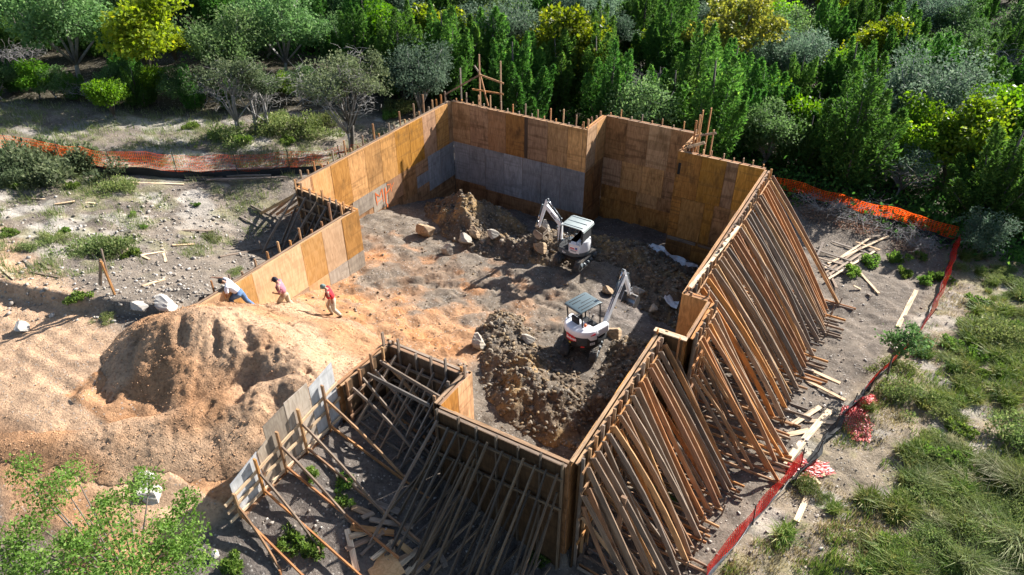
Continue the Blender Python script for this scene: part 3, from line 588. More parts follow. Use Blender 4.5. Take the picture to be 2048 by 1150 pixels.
# ---------------------------------------------------------------- trees
def leaf_mat(name, a, b, trans=.35, rough=.5, young=None):
    m, t, p = mat(name); g = N(t)
    at = g.n('ShaderNodeAttribute', attribute_name='tint'); oi = g.n('ShaderNodeObjectInfo')
    c = g.ramp(at.outputs['Fac'], [(.0, a), (.75, b), (1.0, young or b)]).outputs[0]
    c = g.n('ShaderNodeHueSaturation', {'Color': c, 'Value': g.math('ADD', g.math('MULTIPLY', oi.outputs['Random'], .5), .75), 'Hue': g.math('ADD', g.math('MULTIPLY', g.math('FRACT', g.math('MULTIPLY', oi.outputs['Random'], 5.7)), .03), .485)}).outputs[0]
    t.links.new(c, p.inputs['Base Color']); p.inputs['Roughness'].default_value = rough; p.inputs['Specular IOR Level'].default_value = .12
    tr = g.n('ShaderNodeBsdfTranslucent', {'Color': g.n('ShaderNodeHueSaturation', {'Color': c, 'Value': 1.25, 'Saturation': 1.1})})
    mx = g.n('ShaderNodeMixShader', {0: trans, 1: p, 2: tr}); out = [n for n in t.nodes if n.type == 'OUTPUT_MATERIAL'][0]
    t.links.new(mx.outputs[0], out.inputs[0]); return m
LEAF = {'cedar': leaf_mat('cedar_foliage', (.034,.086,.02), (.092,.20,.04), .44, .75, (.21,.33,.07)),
        'oak': leaf_mat('live_oak_foliage', (.055,.11,.035), (.125,.21,.075), .42, .7, (.21,.30,.12)),
        'silver': leaf_mat('silver_green_foliage', (.07,.115,.07), (.14,.205,.13), .35, .65, (.23,.30,.20)),
        'elm': leaf_mat('yellow_green_foliage', (.10,.16,.018), (.24,.31,.035), .5, .45, (.42,.42,.05)),
        'lime': leaf_mat('bright_green_foliage', (.07,.15,.015), (.15,.28,.03), .5, .45, (.27,.38,.05)),
        'autumn': leaf_mat('thin_yellow_foliage', (.14,.16,.03), (.27,.26,.05), .5, .45, (.42,.34,.07)),
        'weed': leaf_mat('weed_foliage', (.07,.13,.025), (.15,.235,.05), .4, .6, (.27,.33,.09)),
        'grey': leaf_mat('grey_scrub_foliage', (.06,.085,.04), (.13,.16,.08), .35, .7, (.21,.23,.13))}
BARK = plain('bark', (.10, .085, .07), .9, noise=.35, scale=9); BARKG = plain('grey_bark', (.24, .225, .21), .9, noise=.3, scale=7)
def leaf_faces(C, D, ln, wd, r, flat=.5):
    """diamond leaf sprays at C pointing along D"""
    n = len(C); D = D/np.linalg.norm(D, axis=1, keepdims=True)
    q = r.normal(size=(n, 3)); q[:, 2] += flat*2; S = np.cross(D, q); S /= np.linalg.norm(S, axis=1, keepdims=True)+1e-9
    ln = (ln*r.uniform(.6, 1.3, n))[:, None]; wd = (wd*r.uniform(.6, 1.3, n))[:, None]
    Nn = np.cross(D, S)
    V = np.stack([C-D*ln*.5, C+S*wd*.5+Nn*wd*.12, C+D*ln*.5, C-S*wd*.5+Nn*wd*.12], 1).reshape(-1, 3)
    return V, np.arange(4*n).reshape(-1, 4)
def limbs(r, h, spread, n, base_r, lean=.0, fork=.3):
    """trunk and limbs as point lists with radii, and limb tips"""
    L = []; tips = []; top = Vector((r.normal()*lean*h, r.normal()*lean*h, h*fork))
    L.append(([Vector((0,0,-.3)), top*.5+Vector((r.normal()*.05, r.normal()*.05, 0)), top], [base_r*1.25, base_r, base_r*.85]))
    for i in range(n):
        a = 2*math.pi*(i+r.uniform(-.35, .35))/n; e = r.uniform(.12, 1.0); rr = spread*(.45+.55*r.uniform())*(1.1-.5*e)
        end = Vector((math.cos(a)*rr, math.sin(a)*rr, h*(fork+(1-fork)*(.25+.62*e))))
        mid = top.lerp(end, .5)+Vector((r.normal()*.15, r.normal()*.15, .12*h*(1-e)))
        L.append(([top*.9, mid, end], [base_r*.6, base_r*.38, base_r*.12])); tips += [end, mid.lerp(end, .5)]
        for k in range(3):
            s = mid.lerp(end, r.uniform(.1, .8)); e2 = s+Vector((r.normal()*.35, r.normal()*.35, r.uniform(-.05, .45)))*spread*.45
            L.append(([s, s.lerp(e2, .5)+Vector((0, 0, .08)), e2], [base_r*.25, base_r*.16, base_r*.06])); tips.append(e2)
    return L, tips
def wood_mesh(name, L, n=6):
    mb = MB()
    for p, q in L: mb.tube(p, q, n)
    return mb.mesh(name, True)
def crown_broad(name, seed, h=5.5, spread=2.6, n=7, leaves=6000, ln=.2, wd=.13, clump=.75, fork=.28, droop=.0, sparse=1.0, base_r=.13, low=False):
    r = np.random.default_rng(seed); L, tips = limbs(r, h, spread, n, base_r, .04, fork)
    T = np.array([t[:] for t in tips]); w = r.uniform(.4, 1.3, len(T)); k = r.choice(len(T), leaves, p=w/w.sum())
    rad = clump*r.uniform(.55, 1.35, len(T)); d = r.normal(size=(leaves, 3)); d /= np.linalg.norm(d, axis=1, keepdims=True)
    q = r.uniform(.15, 1, leaves)**.45; C = T[k]+d*(q*rad[k])[:, None]*np.array((1, 1, .72))
    C += np.stack([vnoise(C[:, 1], C[:, 2], 1.7, seed), vnoise(C[:, 0], C[:, 2], 1.7, seed+1), vnoise(C[:, 0], C[:, 1], 1.7, seed+2)], 1)*.22
    if not low: C[:, 2] = np.maximum(C[:, 2], h*fork*.6+r.uniform(0, .3, leaves))
    D = d*.8+r.normal(size=(leaves, 3))*.7; D[:, 2] -= droop
    V, F = leaf_faces(C, D, ln, wd, r); tint = np.clip(r.normal(.45, .22, leaves)+(rad[k]-clump)*.25+vnoise(C[:, 0], C[:, 1], .8, seed)*.2, 0, 1)
    return np_mesh(name, V, F, False, np.repeat(tint, 4)), wood_mesh('trunk', L)
def crown_cedar(name, seed, h=6, spread=2.3, plumes=16, leaves=10000, ln=.26, wd=.085):
    """juniper: a mass of upright plumes, round in outline, green to the ground"""
    r = np.random.default_rng(seed); P = []; L = [([Vector((0,0,-.3)), Vector((0,0,h*.5)), Vector((.1,.05,h*.85))], [.16, .1, .03])]
    for i in range(plumes):
        a = 2.4*i+r.uniform(-.4, .4); q = spread*math.sqrt((i+.4)/plumes)*r.uniform(.7, .95); tip = h*(1-.52*(q/spread)**1.7)*r.uniform(.68, 1.02); P.append((math.cos(a)*q, math.sin(a)*q, tip, r.uniform(.6, 1.0)*(1.15-.3*q/spread)))
        if i % 2: L.append(([Vector((0,0,.4)), Vector((P[-1][0]*.6, P[-1][1]*.6, tip*.4)), Vector((P[-1][0], P[-1][1], tip*.75))], [.07, .05, .02]))
    Pn = np.array(P); k = r.integers(0, plumes, leaves); B = Pn[k]; t = r.uniform(0, 1, leaves)**.7; z = B[:, 2]*(.12+.88*t); a = r.uniform(0, 6.28, leaves)
    R_ = B[:, 3]*(1-np.clip(t, 0, .999)**3.2)**.6*(.55+.45*np.minimum(1, t*3))*(1.1-.35*t)*(.72+.4*vnoise(a*1.3+B[:, 0]*3, z*1.2, 1.4, seed)); rr = R_*r.uniform(.2, 1, leaves)**.45
    C = np.stack([B[:, 0]*(.55+.45*t)+np.cos(a)*rr, B[:, 1]*(.55+.45*t)+np.sin(a)*rr, z], 1)
    D = np.stack([np.cos(a)*.75, np.sin(a)*.75, .55+r.uniform(-.5, .5, leaves)], 1)+r.normal(size=(leaves, 3))*.45
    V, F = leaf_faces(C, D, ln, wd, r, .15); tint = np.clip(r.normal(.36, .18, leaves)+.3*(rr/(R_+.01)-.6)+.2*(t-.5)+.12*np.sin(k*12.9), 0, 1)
    return np_mesh(name, V, F, False, np.repeat(tint, 4)), wood_mesh('trunk', L)
def twig_mesh(name, seed, h=3.0, spread=2.0, n=9, twigs=260, rad=.02):
    """bare brush: limbs and a tangle of thin twigs"""
    r = np.random.default_rng(seed); L, tips = limbs(r, h, spread, n, .07, .05, .2); mb = MB()
    for p, q in L: mb.tube(p, q, 5)
    for i in range(twigs):
        s = tips[r.integers(len(tips))]; d = Vector((r.normal(), r.normal(), r.uniform(-.3, 1.1))).normalized(); l = r.uniform(.35, 1.0); s = s+Vector((r.normal(), r.normal(), r.normal()))*.22
        m = s+d*l*.5+Vector((r.normal(), r.normal(), r.normal()))*.1; mb.tube([s, m, s+d*l+Vector((0, 0, -.12*l))], [rad*.6, rad*.4, rad*.2], 3, cap=False)
    return mb.mesh(name, True)
PROTO = {}
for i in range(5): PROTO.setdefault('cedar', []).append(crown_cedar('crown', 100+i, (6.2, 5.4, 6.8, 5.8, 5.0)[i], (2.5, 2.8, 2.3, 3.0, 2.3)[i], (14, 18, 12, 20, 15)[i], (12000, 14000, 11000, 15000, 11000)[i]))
for i in range(3): PROTO.setdefault('oak', []).append(crown_broad('crown', 200+i, (5.6, 4.8, 6.0)[i], (2.9, 2.6, 3.1)[i], 10, 9000, .19, .13, 1.0, .14, low=True))
for i in range(2): PROTO.setdefault('silver', []).append(crown_broad('crown', 250+i, (5.4, 4.6)[i], (3.0, 2.7)[i], 11, 9500, .18, .10, 1.0, .12, low=True))
for i in range(3): PROTO.setdefault('elm', []).append(crown_broad('crown', 300+i, (6.2, 5.2, 5.6)[i], (2.6, 2.3, 2.8)[i], 10, 7500, .24, .19, .95, .14, low=True))
for i in range(2): PROTO.setdefault('lime', []).append(crown_broad('crown', 350+i, (4.8, 5.2)[i], (2.3, 2.5)[i], 9, 6500, .23, .17, .9, .12, low=True))
PROTO['autumn'] = [crown_broad('crown', 400, 8.5, 5.0, 11, 7500, .26, .2, 1.05, .22, base_r=.2)]
BRUSH = [twig_mesh('twigs', 500+i, (3.2, 2.6)[i], (2.1, 2.4)[i]) for i in range(2)]
TREE_WORDS = {'cedar': 'dark green cedar', 'oak': 'grey-green live oak', 'silver': 'silvery green oak', 'elm': 'yellow-green elm', 'lime': 'bright green young tree', 'autumn': 'thin yellow-leaved tree', 'brush': 'bare grey brush'}
TREES = []
def tree(kind, x, y, s=1.0, var=None, label=None, sz=1.0, rz=None):
    r = rnd; z = gz(x, y); rz = r.uniform(0, 6.28) if rz is None else rz
    name = {'cedar': 'cedar_tree', 'oak': 'oak_tree', 'silver': 'oak_tree', 'elm': 'elm_tree', 'lime': 'young_tree', 'autumn': 'yellow_tree', 'brush': 'dead_bush'}[kind]
    o = empty(name, (x, y, z-.05), rz, label, 'bush' if kind == 'brush' else 'tree', 'trees and brush of the wood'); o.scale = (s, s, s*sz)
    if kind == 'brush':
        me = BRUSH[r.randrange(2) if var is None else var]; link_shared('twigs', me, o, BARKG)
    else:
        P = PROTO[kind]; c, t = P[r.randrange(len(P)) if var is None else var]
        link_shared('crown', c, o, LEAF[kind]); link_shared('trunk', t, o, BARKG if kind in ('oak', 'silver', 'autumn') else BARK)
    TREES.append((o, kind, x, y, label is None)); return o
def link_shared(name, me, parent, m):
    if not me.materials: me.materials.append(m)
    o = bpy.data.objects.new(name, me); COL.objects.link(o); o.parent = parent; return o
def crown_at(px, py, zc):
    """where a trunk stands whose crown centre, zc above ground, shows at this pixel"""
    z = 0
    for _ in range(8): p = atz(px, py, z+zc); z = gz(p[0], p[1])
    return p[0], p[1]
HAND = [('elm',290,95,2.7,1.1,'tall yellow-green elm lit by the sun at the upper left, above the three grey trunks'),('elm',1155,75,4.2,1.35,'large yellow-green elm behind the middle of the back wall'),('autumn',1465,70,5,1.1,'wide thin yellow-leaved tree with pale limbs at the top of the wood'),
 ('silver',1010,60,3.6,1.25,'silvery oak at the top of the picture left of the big yellow-green elm'),('silver',1835,200,3.2,1.5,'broad silvery oak rising over dark cedars at the right of the wood'),('elm',1745,95,3.4,1.1,'yellowing elm in the middle of the right-hand wood, left of the bare grey limbs'),
 ('lime',1680,145,2.6,.9,'bright green young tree in a gap between dark cedars right of the back wall'),('lime',2035,245,3,1.3,'bright lime-green tree at the right edge of the picture'),('lime',1965,215,2.8,1.0,'bright green young tree just right of the broad silvery oak'),
 ('elm',980,85,3.4,.9,'small yellow-green elm between the silvery oak and the big elm'),('silver',840,170,2.4,.95,'silvery round oak left of the tall corner scaffold'),('elm',1300,105,2.6,.75,'small yellow tree right of the big elm behind the back wall'),
 ('lime',1545,200,2.6,.8,'pale green young tree right of the recess scaffold'),('brush',1990,120,2.4,1.6,'bare grey limbs standing among the trees near the upper right corner'),('brush',1215,195,1.6,1.15,'bare grey brush behind the middle of the back wall'),('brush',1290,170,1.8,1.0,'bare grey brush right of the step in the back wall'),
 ('brush',1660,240,1.6,1.0,'bare grey brush among cedars right of the pit'),('oak',560,80,2.4,1.05,'grey-green live oak above the three slanting grey trunks'),('oak',455,125,2.2,.95,'live oak with slanting grey trunks at the clearing edge'),('oak',130,75,2.4,1.2,'big dark live oak near the upper left corner'),
 ('cedar',1110,150,2.8,1.1,'broad dark cedar right behind the tall corner scaffold'),('cedar',1190,160,2.8,1.15,'broad dark cedar behind the back wall, left of the bare grey brush'),('cedar',800,110,3,1.1,'dark cedar left of the tall corner scaffold, behind the silvery round oak'),('lime',222,215,1.5,.55,'small yellow-green bushy tree at the front of the upper left wood'),
 ('cedar',1360,190,2.6,.9,'pointed dark cedar just left of the recess scaffold'),('cedar',1460,170,2.8,1.1,'dark cedar above the back right wall')]
for k, px, py, zc, s, lb in HAND:
    x, y = crown_at(px, py, zc*s*.9); tree(k, x, y, s, 0, lb)
pts = [(t[2], t[3], 2.3) for t in TREES]; cand = 0; made = 0
rs = random.Random(19)
while cand < 12000 and made < 240:
    cand += 1
    py = -60+ (520)*rs.random()**1.0; px = rs.uniform(-140, 2190)
    p = atz(px, py, 0); dist = math.hypot(p[0]-CAMP[0], p[1]-CAMP[1])
    if dist > 118: continue
    x, y = p[0], p[1]; z = gz(x, y); qx, qy = pix((x, y, z))
    fe = float(np.interp(qx, FE_X, TE_Y))
    if qy > fe: continue
    if 930 < qx < 1560 and y < 6.2: continue
    edge = (fe-qy) < 60; md = 2.5 if edge else 3.2+max(0, dist-70)*.02
    if any((x-a)**2+(y-b)**2 < max(md, c)**2 for a, b, c in pts): continue
    u = rs.random(); n = vnoise(np.array([x]), np.array([y]), .09, 5)[0]
    kind = 'cedar' if u < .60-(.2 if qx < 700 else 0) else 'oak' if u < .78 else 'silver' if u < .82 else 'lime' if u < .90 else 'elm' if u < .95 else 'brush'
    tree(kind, x, y, rs.uniform(.9, 1.4)*((.55 if fe-qy < 60 else .85) if qx < 700 else 1.0)); pts.append((x, y, 0)); made += 1
for i in range(19):
    px_ = -25+i*35+rs.uniform(-9, 9); py_ = float(np.interp(px_, [0, 250, 480, 620], [196, 212, 222, 205]))+rs.uniform(-16, 4); q_ = on_ground(px_, py_)
    tree(('cedar','oak','cedar','lime','oak','cedar','brush')[i % 7], q_.x, q_.y, rs.uniform(.36, .52)*(1.3 if i % 7 == 6 else 1))
ORD = ['first','second','third','fourth','fifth','sixth','seventh','eighth','ninth','tenth','eleventh','twelfth','thirteenth','fourteenth','fifteenth','sixteenth','seventeenth','eighteenth','nineteenth','twentieth','twenty-first','twenty-second','twenty-third','twenty-fourth','twenty-fifth','twenty-sixth','twenty-seventh','twenty-eighth','twenty-ninth','thirtieth']+['thirty-%s' % a for a in ('first','second','third','fourth','fifth','sixth','seventh','eighth','ninth')]+['fortieth']+['forty-%s' % a for a in ('first','second','third','fourth','fifth','sixth','seventh','eighth','ninth')]
BANDS = [(-999, 22, 'along the top of the picture'), (22, 75, 'in the far part of the wood'), (75, 130, 'in the middle of the wood'), (130, 195, 'in the near part of the wood'), (195, 290, 'along the clearing edge'), (290, 999, 'beside the right-hand fence')]
grp = {}
for o, k, x, y, auto in TREES:
    if not auto: continue
    qx, qy = pix((x, y, gz(x, y)+2.5*o.scale[0])); b = [i for i, q in enumerate(BANDS) if q[0] <= qy < q[1]][0]
    grp.setdefault((k, b), []).append((qx, o))
for (k, b), L in grp.items():
    for i, (q, o) in enumerate(sorted(L, key=lambda a: a[0])): o['label'] = f'{TREE_WORDS[k]}, {ORD[min(i, len(ORD)-1)]} from the left {BANDS[b][2]}'
# -- the trees standing clear of the wood
def own_tree(name, xy, crown, trunk, lm, bm_, label, s=1.0, rz=0.0):
    z = gz(*xy); o = empty(name, (xy[0], xy[1], z-.05), rz, label, 'tree'); o.scale = (s,)*3; link(('crown'), crown, o, lm); link('trunk', trunk, o, bm_); return o
q = on_ground(700, 300); c, t = crown_broad('crown', 611, 6.3, 3.3, 9, 7500, .15, .09, .8, .25, base_r=.12)
o = own_tree('oak_tree', (q.x, q.y), c, t, LEAF['grey'], BARK, 'sparse grey-green tree with several dark stems behind the left wall')
link('twigs', twig_mesh('twigs', 612, 6.0, 3.4, 10, 420, .018), o, BARKG)
for i, (px, py, s) in enumerate(((478, 268, 1.0), (512, 262, .8), (540, 262, .75))):
    q = on_ground(px, py); c, t = crown_broad('crown', 620+i, 5.0, 2.0, 5, 2600, .15, .09, .65, .5, base_r=.11)
    o = own_tree('bare_tree', (q.x, q.y), c, t, LEAF['grey'], BARKG, ('leftmost of three slanting grey trunks with thin foliage at the clearing', 'middle of three slanting grey trunks with thin foliage at the clearing', 'rightmost of three slanting grey trunks with thin foliage at the clearing')[i], s, i)
    link('twigs', twig_mesh('twigs', 640+i, 4.6, 2.2, 7, 160, .018), o, BARKG)
q = on_ground(1945, 515); c, t = crown_broad('crown', 651, 3.0, 1.35, 7, 5200, .13, .06, .6, .15, low=True, base_r=.06)
own_tree('olive_tree', (q.x, q.y), c, t, LEAF['silver'], BARK, 'small silvery round tree outside the corner of the orange fence')
q = on_ground(1775, 765); c, t = crown_broad('crown', 661, 2.9, .95, 5, 1300, .13, .09, .45, .5, base_r=.04)
own_tree('sapling_tree', (q.x, q.y), c, t, LEAF['oak'], BARK, 'thin dark sapling leaning over the red netting on the right')
q = on_ground(1790, 395); c, t = crown_broad('crown', 671, 3.4, 1.9, 7, 1900, .15, .09, .6, .25, base_r=.06)
o = own_tree('oak_tree', (q.x, q.y), c, t, LEAF['silver'], BARKG, 'half-bare silvery bush with pale twigs behind the orange fence on the right'); link('twigs', twig_mesh('twigs', 672, 3.3, 2.2, 9, 240, .02), o, BARKG)
# ---------------------------------------------------------------- excavators
WHITE = plain('white_machine_paint', (.72, .72, .72), .35, noise=.05, dirt=(.60, (.30, .25, .19))); WHITE2 = plain('clean_white_paint', (.80, .80, .81), .28, noise=.03)
DGREY = plain('dark_grey_paint', (.075, .09, .10), .4, noise=.15, dirt=(.6, (.2, .17, .13))); BLACKP = plain('black_plastic', (.018, .019, .021), .75, noise=.2)
ROOFG = plain('slate_roof_paint', (.085, .115, .125), .38, noise=.08); ROOFP = plain('pale_roof_paint', (.30, .335, .32), .42, noise=.1, dirt=(.62, (.33, .29, .23)))
RUBBER = plain('track_rubber', (.05, .047, .044), .85, noise=.4, dirt=(.52, (.24, .195, .145))); STEEL = plain('bare_steel', (.42, .41, .40), .35, .8, noise=.2, dirt=(.5, (.26, .2, .15)))
CHROME = plain('cylinder_rod', (.75, .75, .76), .18, 1, noise=.03); REDP = plain('red_decal', (.62, .025, .03), .35, noise=.04); TXTW = plain('white_decal', (.85, .85, .85), .4, noise=.02)
DECAL = plain('dark_decal', (.05, .055, .08), .5, noise=.05); AMBER = plain('amber_beacon', (.85, .17, .03), .3, noise=.05); YEL = plain('yellow_sticker', (.75, .55, .05), .5, noise=.05); MUD = plain('muddy_steel', (.24, .19, .145), .85, noise=.35, dirt=(.5, (.36, .29, .21)))
BLUED = plain('blue_decal', (.03, .06, .3), .5, noise=.05)
def text_mesh(s, size, depth=.002):
    c = bpy.data.curves.new('lettering', 'FONT'); c.body = s; c.size = size; c.extrude = depth; c.align_x = 'CENTER'; c.align_y = 'CENTER'; c.offset = size*.03
    o = bpy.data.objects.new('lettering', c); COL.objects.link(o); dg = bpy.context.evaluated_depsgraph_get()
    me = bpy.data.meshes.new_from_object(o.evaluated_get(dg)); bpy.data.objects.remove(o); return me
def plan(scale=1.0, front=.85, hw=.78, rr=.9, n=26, rear_only=None):
    if rr < .85: hw = .74
    P = []
    for k in range(n+1):
        a = math.pi*.5+math.pi*k/n; P.append((math.cos(a)*rr, math.sin(a)*(.86 if rr > .85 else .76)))
    if rear_only is not None: P = [(rear_only, .86 if rr > .85 else .76)]+P+[(rear_only, -.86 if rr > .85 else -.76)]
    else: P += [(front-.2, -hw), (front-.04, -hw+.12), (front, -hw+.3), (front, hw-.3), (front-.04, hw-.12), (front-.2, hw)]
    return [(x*scale, y*scale) for x, y in P]
def loft(levels, outline, cx=0, cy=0, m=None, name='', parent=None, bevel=.02):
    mb = MB(); v = []; n = len(outline)
    for z, s in levels: v += [((x-cx)*s+cx, (y-cy)*s+cy, z) for x, y in outline]
    f = [tuple(range(n-1, -1, -1)), tuple(range((len(levels)-1)*n, len(levels)*n))]
    for i in range(len(levels)-1):
        for k in range(n): f.append((i*n+k, i*n+(k+1) % n, (i+1)*n+(k+1) % n, (i+1)*n+k))
    mb.add(v, f); return mb.build(name, m, parent, True, bevel)
def arm_prism(name, poly, hw, m, parent, bevel=.015):
    mb = MB(); mb.prism(poly, -hw, hw); return mb.build(name, m, parent, True, bevel)
def strut(name, a, b, parent, r=.045, y=0.0, m=None):
    a = Vector((a[0], y, a[1])); b = Vector((b[0], y, b[1])); mid = a.lerp(b, .58); mb = MB(); mb.tube([a, mid], r, 10, 0); mb.tube([mid, b], r*.55, 8, 1)
    for p in (a, b): mb.tube([p-Vector((0, .06, 0)), p+Vector((0, .06, 0))], r*1.2, 8, 0)
    return mb.build(name, [m or DGREY, CHROME], parent, True)
def thick(path, w0, w1):
    """outline of a tapering bar along a polyline in x,z"""
    P = [Vector(p) for p in path]; n = len(P); L = []; Rr = []
    for i, p in enumerate(P):
        d = (P[min(i+1, n-1)]-P[max(i-1, 0)]).normalized(); q = Vector((-d.y, d.x)); w = w0+(w1-w0)*i/(n-1); w = w*(1.25 if 0 < i < n-1 else 1)
        L.append(tuple(p+q*w)); Rr.append(tuple(p-q*w))
    return L+Rr[::-1]
def excavator(name, loc, house, tracks, label, new):
    o = empty(name, loc, 0, label, 'excavator')
    def sub(nm, rz, z=0):    # parts share the machine's origin, turned about the slew centre
        return Matrix.Translation((0, 0, z)) @ Matrix.Rotation(rz, 4, 'Z')
    T, Hm = sub('t', tracks), sub('h', house)
    def put(ob, M): ob.matrix_basis = M @ ob.matrix_basis; return ob
    # undercarriage
    mb = MB(); mb.box((0, 0, .38), (.9, 1.05, .22)); mb.tube([(0, 0, .48), (0, 0, .64)], .36, 20); put(mb.build('undercarriage', BLACKP, o, False, .02), T)
    for sy in (-1, 1):
        L, r, yy = .86, .255, sy*.66; out = []
        for k in range(13): a = -math.pi/2+math.pi*k/12; out.append((L*.92+r*math.cos(a), .27+r*math.sin(a)))
        for k in range(13): a = math.pi/2+math.pi*k/12; out.append((-L*.92+r*math.cos(a), .27+r*math.sin(a)))
        inn = [(x*.95, .27+(z-.27)*.84) for x, z in out]; n = len(out); mb = MB()
        v = [(x, yy+d, z) for d in (-.16, .16) for x, z in out]+[(x, yy+d, z) for d in (-.16, .16) for x, z in inn]; f = []
        for k in range(n):
            j = (k+1) % n; f += [(k, j, n+j, n+k), (2*n+k, 3*n+k, 3*n+j, 2*n+j), (k, 2*n+k, 2*n+j, j), (n+k, n+j, 3*n+j, 3*n+k)]
        mb.add(v, f)
        per = 0; pts = out+[out[0]]; acc = [0]
        for a, b in zip(pts[:-1], pts[1:]): acc.append(acc[-1]+math.dist(a, b))
        g = int(acc[-1]/.105)
        for k in range(g):
            q = acc[-1]*k/g; i = max(j for j in range(n) if acc[j] <= q); u = (q-acc[i])/max(1e-6, acc[i+1]-acc[i]); a, b = Vector(pts[i]), Vector(pts[i+1]); p = a.lerp(b, u); d = (b-a).normalized()
            M = Matrix(((d.x, 0, -d.y), (0, 1, 0), (d.y, 0, d.x))); 
            for e in (-.085, .085): mb.box((p.x-d.y*-.016*-1, yy+e, p.y), (.045, .135, .05), M)
        tr = put(mb.build('track', RUBBER, o), T)
        mb = MB(); mb.box((0, 0, .27), (1.5, .13, .2)); fr = mb.build('track_frame', DGREY, tr, False, .02); fr.location.y = yy
        for x, rr in ((-.78, .19), (.78, .19), (-.36, .1), (0, .1), (.36, .1)):
            mb = MB(); zc = .27 if rr > .15 else .16; mb.tube([(x, -.17, zc), (x, .17, zc)], rr, 16); mb.tube([(x, -.185, zc), (x, .185, zc)], rr*.45, 10)
            wq = mb.build('roller', DGREY, tr, True, 0); wq.location.y = yy
    mb = MB(); mb.prism([(1.30, .06), (1.36, .2), (1.33, .36), (1.24, .44), (1.28, .36), (1.31, .2), (1.26, .06)], -.86, .86)
    for sy in (-.38, .38): mb.box((.98, sy, .3), (.62, .09, .1))
    put(mb.build('dozer_blade', DGREY, o, False, .01), T)
    # house
    put(loft([(.62, .92), (.68, .985), (.88, 1.0), (.95, .98)], plan(rr=.9 if new else .8), 0, 0, DGREY if not new else BLACKP, 'house_base', o), Hm)
    mb = MB(); mb.box((.42, .12, .965), (.8, 1.15, .03))
    for k in range(8): mb.box((.08+.1*k, .12, .985), (.03, 1.1, .012))
    put(mb.build('floor_mat', BLACKP, o), Hm)
    rear = plan(rear_only=-.08) if new else plan(rear_only=-.34, rr=.8)
    if new:
        put(loft([(.66, .95), (.74, 1.02), (1.02, 1.04), (1.2, 1.02)], rear, -.1, 0, BLACKP, 'counterweight', o), Hm)
        put(loft([(1.2, 1.025), (1.28, 1.035), (1.38, 1.015), (1.46, .95), (1.5, .82), (1.51, .4)], rear, -.1, 0, WHITE2, 'rear_cowl', o), Hm)
        # white flank reaching down on the right, black grille, red plate with lettering
        def patch(nm, t0, t1, z0, z1, off, m, shape=None):
            mb = MB(); n = 10; v = []; f = []
            for i in range(n+1):
                u = i/n; th = R(t0+(t1-t0)*u); lo, hi = (z0, z1) if shape is None else shape(u)
                for dr in (0, .012):
                    for z in (lo, hi):
                        rad = off+dr; v.append((-.1+(math.cos(th)*.9+.1)*rad, math.sin(th)*.86*rad, z))
            for i in range(n):
                b = i*4; f += [(b, b+4, b+5, b+1), (b+2, b+3, b+7, b+6), (b, b+2, b+6, b+4), (b+1, b+5, b+7, b+3)]
            f += [(0, 1, 3, 2), (n*4, n*4+2, n*4+3, n*4+1)]; mb.add(v, f); return put(mb.build(nm, m, o), Hm)
        patch('white_flank', 236, 264, .98, 1.22, 1.03, WHITE2, lambda u: (1.06-.02*u, 1.25) if u > .3 else (1.06+.5*(.3-u), 1.25))
        grille = patch('engine_grille', 206, 236, .80, 1.2, 1.045, BLACKP)
        for k in range(6): patch('grille_slat', 207, 235, .83+.065*k, .85+.065*k, 1.06, DGREY).parent = o
        pl = patch('logo_plate', 170, 205, .92, 1.24, 1.05, REDP, lambda u: (.92+.09*abs(u-.5)*2*(1 if u > .5 else .6), 1.27-.05*u*u if u < .75 else 1.24-.5*(u-.75)))
        me = text_mesh('Bobcat', .185, .004)
        for vv in me.vertices:
            th = R(188.5)+vv.co.x/.93; rad = 1.068+vv.co.z; vv.co = Vector((-.1+(math.cos(th)*.9+.1)*rad, math.sin(th)*.86*rad, 1.085+vv.co.y))
        put(link('lettering', me, o, TXTW), Hm)
        patch('tail_light', 244, 258, 1.30, 1.41, 1.045, REDP, lambda u: (1.30+.02*u, 1.33+.09*u)); patch('reflector', 218, 229, .70, .77, 1.045, REDP); patch('warning_sticker', 182, 188, .80, .87, 1.05, YEL)
        me = text_mesh('E32', .16, .004)
        for vv in me.vertices:
            th = R(251)+vv.co.x/.9; rad = 1.05+vv.co.z; vv.co = Vector((-.1+(math.cos(th)*.9+.1)*rad, math.sin(th)*.86*rad, .86+vv.co.y))
        put(link('model_lettering', me, o, TXTW), Hm)
        cy, rx0, rx1, ry = .16, -.62, .66, .52; top = 2.42; bx = .93
        put(loft([(1.0, 1), (1.46, .96)], [(-.1, -.82), (.78, -.82), (.82, -.5), (-.1, -.46)], .3, -.65, WHITE2, 'side_fender', o, .09), Hm)
    else:
        put(loft([(.9, 1.0), (1.1, 1.015), (1.35, .99), (1.5, .94), (1.56, .84)], rear, -.1, 0, WHITE, 'rear_cowl', o), Hm)
        mb = MB(); mb.box((-.24, .74, 1.2), (.66, .06, .52)); put(mb.build('side_panel', WHITE, o, True, .05, 3), Hm)
        # flag sticker and small lettering on the side panel, machine number on the skirt
        for nm, c, d, m in (('blue_sticker', (-.38, .775, 1.24), (.11, .012, .11), BLUED), ('red_sticker', (-.14, .775, 1.22), (.24, .012, .06), REDP), ('white_sticker', (-.14, .775, 1.28), (.24, .012, .055), TXTW), ('red_line', (-.22, .775, 1.15), (.46, .010, .02), REDP)):
            mb = MB(); mb.box(c, d); put(mb.build(nm, m, o), Hm)
        def flat_text(s, size, c, m, n_, face):
            me = text_mesh(s, size); x = link(n_, me, o, m); x.matrix_basis = Hm @ Matrix.Translation(c) @ face
        side = Matrix.Rotation(math.pi, 4, 'Z') @ Matrix.Rotation(math.pi/2, 4, 'X')
